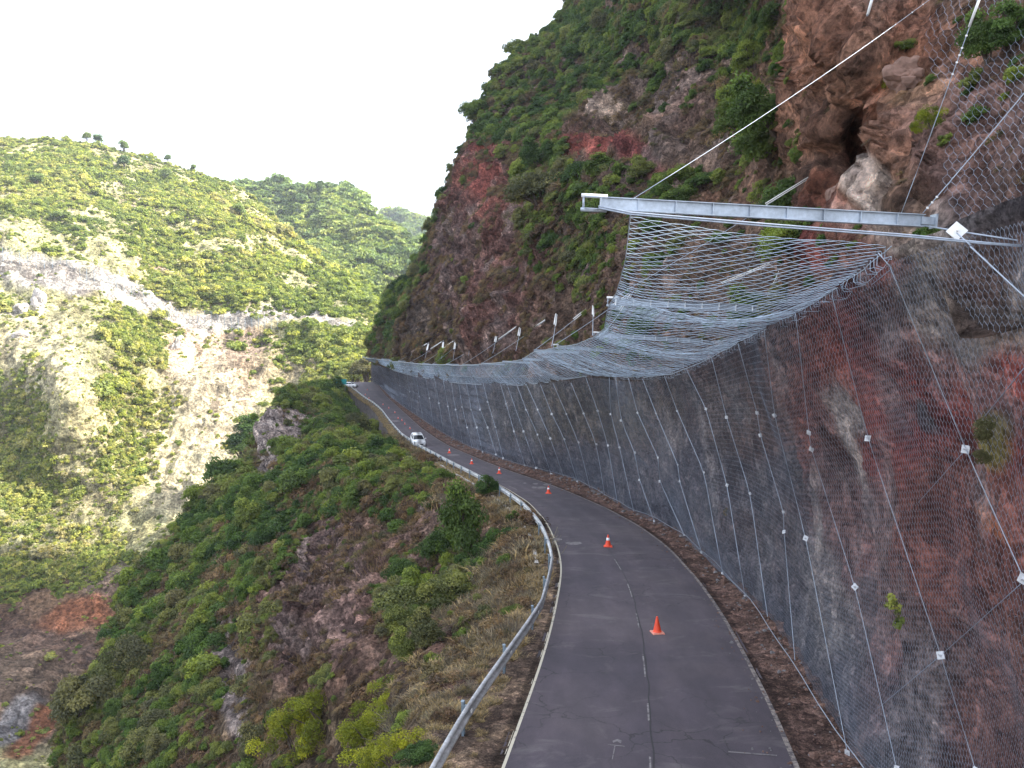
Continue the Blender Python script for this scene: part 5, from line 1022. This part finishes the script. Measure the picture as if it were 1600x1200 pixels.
# wire mesh drapery of the wall: lies over the bumps of the rock
dm = disp - 0 if False else None
offs = (PWd - PW); offs = (offs * nW).sum(-1)
mx = offs.copy()
for s in (1, 2, 3, 4):
    for ax in (0, 1):
        mx = np.maximum(mx, np.roll(mx, s, ax)); mx = np.maximum(mx, np.roll(mx, -s, ax))
for _ in range(4):
    for ax in (0, 1): mx = (np.roll(mx, 2, ax) + mx + np.roll(mx, -2, ax)) / 3
NETW = PW + nW * (mx + 0.03)[..., None]
def netw(u, v): # u station value, v 0..1
    fi = np.interp(u, us, np.arange(len(us))); fj = (v + 0.04) / 1.07 * (NETW.shape[1] - 1); return gsample(NETW, fi, fj)
parts = []
for (ua, ub, size, r, el) in [(0.2, 4, .125, .0027, .86), (4, 7, .14, .0029, 1.1), (7, 11, .17, .0034, 1.7), (11, 15, .24, .0046, 2.2), (15, 19, .34, .0062, 2.8), (19, 25.8, .6, .0100, 3)]:
    kk = np.linspace(ua, ub, 400); Lw = netw(kk, np.full(400, .45)); sl = np.concatenate([[0], np.cumsum(np.linalg.norm(np.diff(Lw, axis=0), axis=1))]); H = 9.8
    f = lambda u, v, kk=kk, sl=sl: netw(np.interp(u, sl, kk), np.clip(v / H, 0, 1.0))
    parts.append(hexlattice(f, sl[-1], H, size, size * el, r, jit=.03, alink=.28 if el < 1 else .14, alk=1.2 if el < 1.5 else 1.7))
wires_object("wall_mesh", parts, M_wirew, label="grey hexagonal wire mesh draped over the whole rock wall beside the road", cat="wire mesh")
# second mesh on the rock at the top right
k0 = (SURF_M['px'] > 1300)
from mathutils.kdtree import KDTree
_mx, _my = proj(PMd[:, :NVM]); _sel = np.argwhere((_mx > 1380) & (_mx < 1760) & (_my > -120) & (_my < 470))
_kd = KDTree(len(_sel))
for _i, (a_, b_) in enumerate(_sel): _kd.insert((_mx[a_, b_], _my[a_, b_], 0), _i)
_kd.balance(); _gx = np.arange(1420, 1730, 6.0); _gy = np.arange(-90, 440, 6.0); _G = np.zeros((len(_gx), len(_gy)))
for a_, x in enumerate(_gx):
    for b_, y in enumerate(_gy): _G[a_, b_] = min([PMd[tuple(_sel[q[1]])][1] for q in _kd.find_n((x, y, 0), 10)])
for _ in range(3):
    _g = _G.copy()
    for sx in (-1, 0, 1):
        for sy in (-1, 0, 1): _g = np.minimum(_g, np.roll(np.roll(_G, sx, 0), sy, 1)) if _ == 0 else _g
    _G = _g if _ == 0 else (np.roll(_G, 1, 0) + np.roll(_G, -1, 0) + np.roll(_G, 1, 1) + np.roll(_G, -1, 1) + 2 * _G) / 6
def upS(u, v):
    px = 1462 + u * 100 + 10 * np.sin(v * 1.3) + 8 * np.sin(v * 2.9 + 1) + np.clip((3.2 - v) * 5, 0, 18); py = 425 - v * 100
    fi = (px - 1420) / 6; fj = (py + 90) / 6; return unproj(px, py, gsample(_G, fi, fj) - 0.05)
parts = [hexlattice(upS, 2.3, 4.9, .135, .115, .0024, jit=.05, keep=lambda u, v: (u > 0.05 + 0.10 * np.sin(v * 3)))]
wires_object("cliff_mesh", parts, M_wirew, label="hexagonal wire mesh hanging over the broken rock in the top right corner", cat="wire mesh")

# ------------------------------------------------------------------ wall cables and plates
def rope(name, pts, r, mat, label, cat, group=None, sides=6):
    return link(name, MB().tube(pts, r, sides).mesh(name, mat, True), None, label, cat, group)
CB = [[(1391, 418), (1509, 702), (1600, 905), (1680, 1060)], [(1300, 462), (1356, 685), (1470, 1024), (1525, 1205), (1550, 1300)], [(1243, 490), (1264, 676), (1268, 702), (1336, 917), (1401, 1200), (1420, 1285)], [(1194, 515), (1210, 649), (1259, 841), (1324, 1176)], [(1153, 537), (1183, 645), (1188, 680), (1224, 800), (1225, 831), (1244, 1053)],
      [(1112, 559), (1135, 652), (1172, 771), (1202, 982)], [(1072, 576), (1103, 639), (1136, 758), (1164, 932)], [(1038, 587), (1058, 642), (1100, 738), (1129, 896)], [(1004, 592), (1025, 646), (1059, 726), (1062, 752), (1096, 863)], [(982, 591), (996, 645), (1028, 715), (1031, 752), (1069, 836)], [(962, 590), (970, 657), (992, 707), (999, 750), (1022, 814)], [(952, 590), (954, 647), (968, 699), (991, 803)], [(915, 589), (934, 642), (950, 696), (965, 788)],
      [(892, 598), (912, 646), (932, 694), (945, 775)], [(864, 599), (885, 647), (904, 691), (922, 764)], [(844, 600), (862, 647), (882, 686), (902, 752)], [(822, 600), (840, 640), (860, 685), (881, 746)], [(807, 600), (822, 640), (840, 679), (861, 741)], [(792, 600), (818, 674), (838, 731)], [(782, 600), (791, 631), (803, 674), (820, 727)], [(755, 598), (762, 628), (774, 667), (786, 716)], [(742, 597), (750, 640), (762, 668), (775, 710)], [(728, 595), (736, 640), (745, 668), (754, 706)],
      [(716, 594), (722, 636), (730, 668), (738, 701)], [(704, 592), (712, 640), (724, 697)], [(692, 591), (700, 635), (711, 692)], [(678, 588), (686, 630), (694, 682)], [(664, 586), (671, 622), (678, 672)], [(650, 585), (655, 620), (662, 662)], [(636, 582), (640, 612), (645, 650)], [(622, 579), (625, 602), (630, 638)]]
def on_wall(x, y, lift=0.0):
    d = float(fW(x, y)); P = unproj(x, y, d)
    k = np.argmin((PX_W - x) ** 2 + (PY_W - y) ** 2); i, j = np.unravel_index(k, PX_W.shape)
    base = NETW[i, j]; dd = base[1] - lift; return unproj(x, y, dd), nW[i, j]
PX_W, PY_W = proj(NETW)
plate_m = MB(); plate_m.box((0, 0, .01), (.20, .20, .014)); plate_m.lathe([(.035, .017), (.035, .045), (.02, .05)], sides=8); plate_m.tube([(0, 0, -.1), (0, 0, .13)], .013, 6); plate_me_ = plate_m.mesh("anchor_plate", simple("plate_zinc", (0.52, 0.53, 0.55), .5, .1, .15, 12))
ordn = ["nearest", "second nearest", "third nearest", "fourth nearest", "fifth nearest", "sixth nearest", "seventh nearest", "eighth nearest", "ninth nearest", "tenth nearest"]
for i, cb in enumerate(CB):
    Ps = []
    for a, b_ in zip(cb[:-1], cb[1:]):
        n_ = 7 if i < 10 else 3
        for t_ in np.linspace(0, 1, n_, endpoint=False): Ps.append(on_wall(a[0] + (b_[0] - a[0]) * t_, a[1] + (b_[1] - a[1]) * t_, .05 + .0008 * cb[0][0] * 0)[0])
    Ps.append(on_wall(*cb[-1], .05)[0]); Ps = np.array(Ps)
    if len(Ps) > 6: Ps[1:-1] = Ps[1:-1] * .5 + (Ps[:-2] + Ps[2:]) * .25
    dist = Ps[:, 1].mean(); r = float(np.clip(dist * 0.00046, .0075, .022))
    lab = (ordn[i] + " steel cable running down the netted wall with its anchor plates") if i < 10 else "thin steel cable with small anchor plates on the far part of the netted wall"
    root = empty("wall_cable", tuple(Ps[0]), lab, "cable", None if i < 10 else "cables on the far netted wall")
    link("cable", MB().tube(Ps - Ps[0], r, 5).mesh("cable", M_rope, True), root)
    for (x, y) in cb[1:]:
        if x > 1600 or y > 1230: continue
        P, n = on_wall(x, y, .09); q = bpy.data.objects.new("anchor_plate", plate_me_); COL.objects.link(q); q.parent = root; q.location = tuple(P - Ps[0])
        toc = Vector((0, 0, CAMZ)) - Vector(P); q.rotation_euler = (Vector(n) * .45 + toc.normalized() * .55).to_track_quat('Z', 'Y').to_euler(); q.rotation_euler.rotate_axis('Z', random.uniform(-.6, .6)); q.rotation_euler.rotate_axis('X', random.uniform(-.5, .5)); s = float(np.clip(P[1] / 48, .8, 1.7)) * (.75 if y > 1100 or i > 3 else .95) * random.uniform(.7, 1.05); q.scale = (s, s, s)
# thin diagonal ties and the foot rope
for (a, b_, lab) in [((1509, 702), (1435, 785), "thin diagonal wire below left of the upper anchor plate"), ((1470, 1024), (1600, 908), "thin diagonal wire rising right from the lower anchor plate"), ((1470, 1024), (1370, 1108), "thin diagonal wire falling left from the lower anchor plate"), ((1535, 655), (1600, 575), "thin diagonal wire at the right edge above the moss tuft"), ((1393, 420), (1362, 445), "short wire below the top of the nearest wall cable")]:
    Ps = [on_wall(a[0] + (b_[0] - a[0]) * t_, a[1] + (b_[1] - a[1]) * t_, .04)[0] for t_ in np.linspace(0, 1, 7)]; rope("tie_wire", Ps, .006, M_wirew, lab, "wire")
ft = []
for Y in np.concatenate([np.arange(9, 60, 1.5), np.arange(60, 200, 5)]): ft.append((XB2(Y) - .12, Y, Zr(Y) + CAMZ + .32 + .05 * math.sin(Y)))
rope("foot_rope", ft, .012, M_rope, "steel rope lacing the lower hem of the wire mesh along the foot of the wall", "rope", sides=5)

# ------------------------------------------------------------------ canopy: beams, net, stays
TIP = {1: (908, 316, 9.6), 2: (948, 471, 20), 3: (927, 523, 31), 4: (864, 541, 42), 5: (834, 548, 53), 6: (816, 561, 64), 7: (785, 565, 75), 8: (752, 568, 86), 9: (722, 570, 98), 10: (697, 569, 110), 11: (676, 569, 122), 12: (660, 568, 134), 13: (640, 566, 147), 14: (622, 564, 160), 15: (608, 563, 175), 16: (596, 561, 190), 17: (583, 559, 205), 18: (566, 557, 218)}
NETP = [(1, (985, 337, 9.65), (1393, 386, 10.6)), (1.33, (977, 402, 12.7), (1335, 432, 13.0)), (1.66, (963, 452, 16.5), (1275, 471, 16)), (2, (950, 482, 20), (1215, 506, 19.8)), (2.5, (944, 509, 25.5), (1160, 532, 24.5)), (3, (928, 527, 31), (1095, 567, 30.5)), (3.5, (898, 537, 36.5), (1050, 584, 36)), (4, (865, 544, 42), (1004, 590, 42)), (4.5, (848, 547, 47.5), (965, 589, 47.5)), (5, (834, 550, 53), (925, 587, 53.5)), (5.5, (822, 557, 58), (890, 592, 58)), (6, (816, 562, 64), (858, 597, 64)), (7, (785, 566, 75), (815, 602, 75)), (8, (752, 569, 86), (780, 601, 86)), (9, (722, 571, 98), (738, 600, 98)), (10, (697, 570, 110), (710, 598, 110)),
        (11, (676, 570, 122), (690, 595, 122)), (12, (660, 569, 134), (668, 591, 134)), (13, (640, 567, 147), (650, 588, 147)), (14, (622, 565, 160), (632, 584, 160)), (15, (608, 564, 175), (618, 580, 175)), (16, (596, 562, 190), (604, 573, 190)), (17, (583, 560, 205), (594, 569, 207)), (18, (566, 558, 218), (588, 567, 222))]
ka = np.array([q[0] for q in NETP]); Oc = unproj(*np.array([q[1] for q in NETP]).T); Ic = unproj(*np.array([q[2] for q in NETP]).T)
def canopy(a, b):
    o = np.stack([np.interp(a, ka, Oc[:, i]) for i in range(3)], -1); n = np.stack([np.interp(a, ka, Ic[:, i]) for i in range(3)], -1)
    P = o * (1 - b[..., None]) + n * b[..., None]; fr = a % 1; be = np.sin(np.pi * fr) ** 2; near = np.clip((4.5 - a) / 2, .25, 1); fr = fr
    P[..., 2] -= np.sin(np.pi * np.clip(b, 0, 1)) ** .8 * (.22 + .30 * be * near) * np.clip((a - 1) * 1.6, .12, 1) + (1 - b) * be * .10 * near
    P[..., 2] += .06 * fbm(P * np.array([1, 1, .2]), 1.6, 3, 9) * np.sin(np.pi * np.clip(b, 0.02, .98)) + .025 * vnoise(P * np.array([2.2, 2.2, .3]), 4)
    return P
parts = []
for (a0, a1, zp, row, r) in [(1, 2, .28, .150, .0050), (2, 3, .36, .21, .0062), (3, 4.5, .50, .29, .0076), (4.5, 7, .65, .38, .011), (7, 11, .70, .32, .015), (11, 18, 1.0, .45, .022)]:
    kk = np.linspace(a0, a1, 300); Lc = canopy(kk, np.full(300, .5)); sl = np.concatenate([[0], np.cumsum(np.linalg.norm(np.diff(Lc, axis=0), axis=1))])
    Wd = float(np.linalg.norm(canopy(np.array([(a0 + a1) / 2]), np.array([0.])) - canopy(np.array([(a0 + a1) / 2]), np.array([1.])))); Wd = max(Wd, 2.6)
    f = lambda u, v, kk=kk, sl=sl, Wd=Wd: canopy(np.interp(v, sl, kk), np.clip(u / Wd, 0, 1))
    parts.append(hexlattice(f, Wd, sl[-1], zp, row, r, jit=.05, alink=.36, alk=.6))
    if a0 == 99: parts.append(hexlattice(f, Wd, sl[-1], zp * .97, row * 1.07, r * .8, jit=.07, alink=.22, off=(.05, .06)))
net_root = empty("canopy_net", tuple(Oc[0]), "steel rockfall net slung out over the road between the beams along the whole wall", "net")
for nm, pr in (("net_mesh", parts),):
    A = np.concatenate([p[0] for p in pr]) - Oc[0]; B = np.concatenate([p[1] for p in pr]) - Oc[0]; r = np.concatenate([p[2] for p in pr]); V, Fc = prisms(A, B, r); link(nm, mesh_np(nm, V, Fc, M_wire), net_root)
aa = np.concatenate([np.linspace(1, 5, 90), np.linspace(5.1, 18, 130)])
for bq, nm in ((0.0, "outer_rope"), (1.0, "inner_rope"), (0.5, "middle_rope")):
    Pr = canopy(aa, np.full(len(aa), bq)); rr = np.clip(Pr[:, 1] * .00045, .006, .05) * (1.3 if bq != .5 else .6); link(nm, MB().tube(Pr - Oc[0], rr, 5).mesh(nm, M_rope, True), net_root)
# lacing hooks along the wall edge of the net
A, B, R_ = [], [], []
for a in np.arange(1.02, 4.6, .03):
    p = canopy(np.array([a]), np.array([.985]))[0]; q = p + np.array([rng.uniform(.02, .2), rng.uniform(-.12, .12), -rng.uniform(.06, .2)]); m_ = (p + q) / 2 + [-.05, 0, -.06]
    A += [p, m_] + ([lastq] if R_ else []); B += [m_, q] + ([q] if R_ else []); R_ += [.004, .004] + ([.003] if R_ else []); lastq = q
V, Fc = prisms(np.array(A) - Oc[0], np.array(B) - Oc[0], np.array(R_)); link("lacing_wire", mesh_np("lacing_wire", V, Fc, M_wire), net_root)

ROOT = {1: (1443, 345, 9.75), 2: (1222, 484, 20.6), 3: (1092, 533, 31.4), 4: (1006, 552, 43.5)}
blab = ["nearest galvanised steel beam carrying the canopy net, seen full length", "second steel beam, seen through the net below the nearest beam", "third steel beam from the viewer under the net", "fourth steel beam from the viewer at the net edge", "fifth steel beam from the viewer, its tip just above the net edge"]
for k in range(1, 19):
    T = unproj(*TIP[k])
    if k in ROOT: Rt = unproj(*ROOT[k])
    else:
        O_ = canopy(np.array([float(k)]), np.array([0.]))[0]; I_ = canopy(np.array([float(k)]), np.array([1.]))[0]; h = I_ - O_; h[2] = 0; h /= np.linalg.norm(h); Rt = T + h * 3.6 + np.array([0, 0, -.15])
    ax = Rt - T; L = float(np.linalg.norm(ax)); ax /= L; sdv = np.cross(ax, [0, 0, 1.0]); sdv /= np.linalg.norm(sdv); upv = np.cross(sdv, ax)
    M3 = np.stack([ax, sdv, upv], 1); hgt = .155 if k == 1 else .19; fw = .085 if k == 1 else .11; tf = .010
    if k <= 4:
        lab = blab[k - 1]; o = empty("steel_beam", tuple(T), lab, "beam", None)
        z2 = hgt / 2
        link("web", MB().box(ax * (L / 2 + .12), (L - .24, .008, hgt - 2 * tf - .002), M3).mesh("web", M_zinc), o)
        for s in (-1, 1):
            link("flange", MB().box(ax * (L / 2 + .02) + upv * s * (z2 - tf / 2), (L - .04, fw, tf), M3).mesh("flange", M_zinc), o)
            link("tip_tube", MB().tube([ax * .0 + upv * s * (z2 + .008), ax * .32 + upv * s * (z2 + .008)], .024 if k == 1 else .03, 10).mesh("tip_tube", M_white if s > 0 else M_zinc, True), o)
        for q in ([.24] + [.24 + .465 * j for j in range(1, int((L - .5) / .465) + 1)]):
            link("stiffener", MB().box(ax * q, (.009, fw - .006, hgt - 2 * tf - .002), M3).mesh("stiffener", M_white if k > 1 else M_zinc), o)
        link("end_bar", MB().tube([ax * .03 - upv * z2, ax * .03 + upv * z2], .014, 8).mesh("end_bar", M_zinc, True), o)
        link("root_bracket", MB().box(ax * (L + .04), (.16, fw * .8, hgt * .6), M3).box(ax * (L + .13), (.02, .15, .17), M3).mesh("root_bracket", M_zinc), o)
        if k == 1:
            V_ = MB()
            for s in (-1, 1):
                for q in (.10, -.02): V_.lathe([(.014, -.008), (.014, .008)], c=(0, 0, 0), sides=6)
    else:
        z2 = hgt / 2; mbb = MB().box(ax * (L / 2), (L, .012, hgt - .026), M3)
        for s in (-1, 1): mbb.box(ax * (L / 2) + upv * s * (z2 - .006), (L, fw, .012), M3)
        for q in np.arange(.3, L, .5): mbb.box(ax * q, (.012, fw - .008, hgt - .03), M3)
        o = link("steel_beam", mbb.mesh("steel_beam", M_zinc), None, blab[4] if k == 5 else "distant steel beam with only its tip showing along the outer edge of the net", "beam", None if k == 5 else "distant beams of the canopy"); o.location = tuple(T)
# near ropes
def U3(*p): return unproj(*p)
def line3(a, b, n=14, sag=0.0):
    a, b = np.array(a), np.array(b); t_ = np.linspace(0, 1, n)[:, None]; P = a * (1 - t_) + b * t_; P[:, 2] -= sag * 4 * (t_ * (1 - t_))[:, 0]; return P
a_, b_ = U3(917, 325, 9.53), U3(1760, 400, 8.6)
for s, lab in ((0, "upper of two long parallel ropes passing under the nearest beam"), (-.035, "lower of two long parallel ropes passing under the nearest beam")):
    Pr = np.array([U3(935, 322 + (s < 0) * 3, 9.53), U3(985, 332 + (s < 0) * 3, 9.5), U3(1200, 350 + (s < 0) * 3.5, 9.35), U3(1420, 367 + (s < 0) * 3, 9.2), U3(1540, 379 + (s < 0) * 2, 9.05), U3(1760, 396 + (s < 0) * 1, 8.7)]); rope("guy_rope", Pr, .0105, M_rope, lab, "rope")
rope("guy_rope", np.array([U3(1440, 352, 9.75), U3(1520, 365, 9.3), U3(1620, 380, 8.9), U3(1760, 392, 8.6)]), .011, M_rope, "short thick rope from the foot of the nearest beam to the right edge", "rope")
def stay(name, A, B, r, lab, sleeve=None, clamps=(), group=None, pair=False, mat=None):
    A = np.array(A); B = np.array(B); root = empty(name, tuple(A), lab, "rope", group); P = line3(A, B, 12, .01 * np.linalg.norm(B - A))
    link("rope", MB().tube(P - A, r, 5).mesh("rope", mat or M_rope, True), root)
    d = (B - A); L = np.linalg.norm(d); d /= L; sv = np.cross(d, [0, 1, 0]); sv /= (np.linalg.norm(sv) + 1e-9)
    if sleeve:
        for off in ((-1, 1) if pair else (0,)):
            o_ = sv * off * r * 3.2; link("sleeve", MB().tube([A + d * L * sleeve[0] + o_ - A, A + d * L * sleeve[1] + o_ - A], sleeve[2], 8).mesh("sleeve", M_white, True), root)
    for c_ in clamps:
        q = d * L * c_ - np.array([0, 0, .04 * L * c_ * (1 - c_)]); link("rope_clamp", MB().box(q, (r * 3.4, r * 3, r * 4)).tube([q - sv * r * 3, q + sv * r * 3], r * .6, 5).mesh("rope_clamp", M_white), root)
    return root
stay("stay_rope", U3(985, 313, 9.6), U3(1520, -52, 14.5), .0042, "long stay rope rising right from the tip of the nearest beam across the whole cliff", None, (.62, .66, .70, .76, .80, .83))
stay("stay_rope", U3(1534, -12, 10.2), U3(1408, 334, 11.4), .0055, "steep stay rope with a white sleeve at the top, left of the corner mesh", (0, .14, .017), (.17, .22, .25, .28, .33))
stay("stay_rope", U3(1442, 333, 9.7), U3(1720, -2, 8.6), .006, "stay rope rising from the foot of the nearest beam to right edge", None, (.03, .06, .09))
stay("stay_rope", U3(1368, -20, 16), U3(1355, 25, 16), .02, "short white sleeved rope end at the top edge", (0, .95, .03), ())
A1 = U3(1283, 266, float(fM(1283, 266)) - .5)
rr = lambda d: float(np.clip(d * .0004, .006, .03))
anchors = [((1283, 266), 2, (1222, 470, 20.6)), ((1228, 402), 3, (1175, 520, 25)), ((990, 455), 4, (940, 524, 34)), ((927, 475), 5, (926, 524, 31.2)), ((870, 487), 8, (862, 541, 42)), ((814, 505), 9, (806, 548, 66)), ((777, 518), 10, (770, 552, 80)), ((736, 520), 11, (732, 556, 95)), ((712, 530), 12, (708, 562, 105)), ((693, 532), 13, (690, 560, 118)), ((670, 535), 14, (664, 560, 130)), ((648, 533), 15, (642, 556, 145)), ((616, 538), 16, (612, 556, 172))]
for i, ((x, y), k, dn) in enumerate(anchors):
    dA = min(float(fM(x, y)), TIP[k][2] * 1.25 if k > 4 else 99) * .97; A = U3(x, y, dA); r = rr(dA); g = None if i < 3 else "sleeved stay ropes above the far canopy"
    nm = ["beside the dark cave", "in red rock behind the net", "at the outer net edge"][i] if i < 3 else None
    s2 = max(.014, dA * .0008)
    stay("stay_rope", A, U3(*TIP[k]), r * .8, (f"paired white sleeved stay rope slanting left from anchor {nm}") if nm else "thin stay rope with white sleeves slanting down left from an anchor on the far cliff", (.06, .06 + (.20 if i < 3 else .28), s2 * .8), (), g, i < 4)
    stay("stay_rope", A, U3(*dn), r * .8, (f"white sleeved rope dropping steeply from anchor {nm}") if nm else "short steep rope with white sleeves below an anchor on the far cliff", (.12, .5, s2 * .8), (), None if nm else "steep sleeved ropes above the far canopy", True)
# anchor plate with ropes on the rock right of the nearest beam
q = bpy.data.objects.new("rock_anchor_plate", MB().box((0, 0, 0), (.17, .17, .014)).tube([(0, 0, -.12), (0, 0, .05)], .014, 6).mesh("rock_anchor_plate", M_white)); COL.objects.link(q); q.location = tuple(U3(1495, 361, 9.3)); q.rotation_euler = (1.25, .75, -.5); tag(q, "white square anchor plate on the rock just right of the nearest beam", "anchor plate")
rope("tie_wire", line3(U3(1495, 364, 9.25), U3(1516, 383, 9.0), 4), .008, M_rope, "short rope loop hanging from the white anchor plate by the beam", "wire")
rope("tie_wire", line3(U3(1516, 385, 9.0), U3(1640, 500, 8.2), 6), .0095, M_rope, "rope falling right from the long parallel ropes to the right edge", "wire")
rope("tie_wire", line3(U3(1393, 419, 10.6), U3(1372, 395, 10.7), 4), .008, M_rope, "short rope from the top of the nearest wall cable up to the net corner", "wire")

# ------------------------------------------------------------------ catch fence across the valley
FL = [(-60, 376), (0, 388), (55, 399), (95, 405), (133, 422), (175, 436), (218, 445), (250, 476), (290, 487), (320, 487), (365, 499), (410, 496), (450, 499), (490, 508), (535, 524), (552, 532)]
f1 = S1['f']; FP = smooth_poly(FL, 300, 1); FP = poly(FL, np.linspace(0, 1, 300)); base = []
for x, y in FP: base.append(unproj(x, y + 13, float(f1(x, y + 13)) - 7))
base = np.array(base); base = resample(base, 300); topz = 4.0 + .5 * np.sin(np.arange(300) * .35)
fr = empty("catch_fence", tuple(base[0]), "pale net fence on posts running along the cut rock band across the valley", "fence")
P2 = base - base[0]; mb = MB(); s = np.arange(0, 300, 5)
for i in s: mb.tube([P2[i] - [0, 0, 1.5], P2[i] + [0, 0, topz[i]]], .09, 5)
for j, i in enumerate(s[::1]):
    link("post", MB().tube([P2[i] - [0, 0, 1.5], P2[i] + [0, 0, topz[i] + .2]], .10, 5).mesh("post", M_post), fr)
VV = np.stack([P2 + np.array([0, 0, 1.0]) * (topz[:, None] * q) for q in np.linspace(0, 1, 8)], 1); A = []; B = []
A = np.concatenate([VV[:-1].reshape(-1, 3), VV[:, :-1].reshape(-1, 3), VV[:-1, :-1].reshape(-1, 3)]); B = np.concatenate([VV[1:].reshape(-1, 3), VV[:, 1:].reshape(-1, 3), VV[1:, 1:].reshape(-1, 3)])
V, Fc = prisms(A, B, .028); link("net_panel", mesh_np("net_panel", V, Fc, simple("fence_net", (.20, .20, .20), .6, .1, .1, 3)), fr)
# ------------------------------------------------------------------ haze: thin even air between the hills
hm = bpy.data.materials.new("haze"); hm.use_nodes = True; ht = hm.node_tree; ht.nodes.clear()
pvn = ht.nodes.new("ShaderNodeVolumePrincipled"); pvn.inputs['Color'].default_value = (0.80, 0.88, 1.0, 1); pvn.inputs['Density'].default_value = 0.00016; pvn.inputs['Anisotropy'].default_value = 0.3
ho = ht.nodes.new("ShaderNodeOutputMaterial"); ht.links.new(pvn.outputs[0], ho.inputs['Volume'])
hz = MB().box((-150, 1150, 95), (2300, 2700, 520)); link("haze", hz.mesh("haze", hm), kind="stuff")
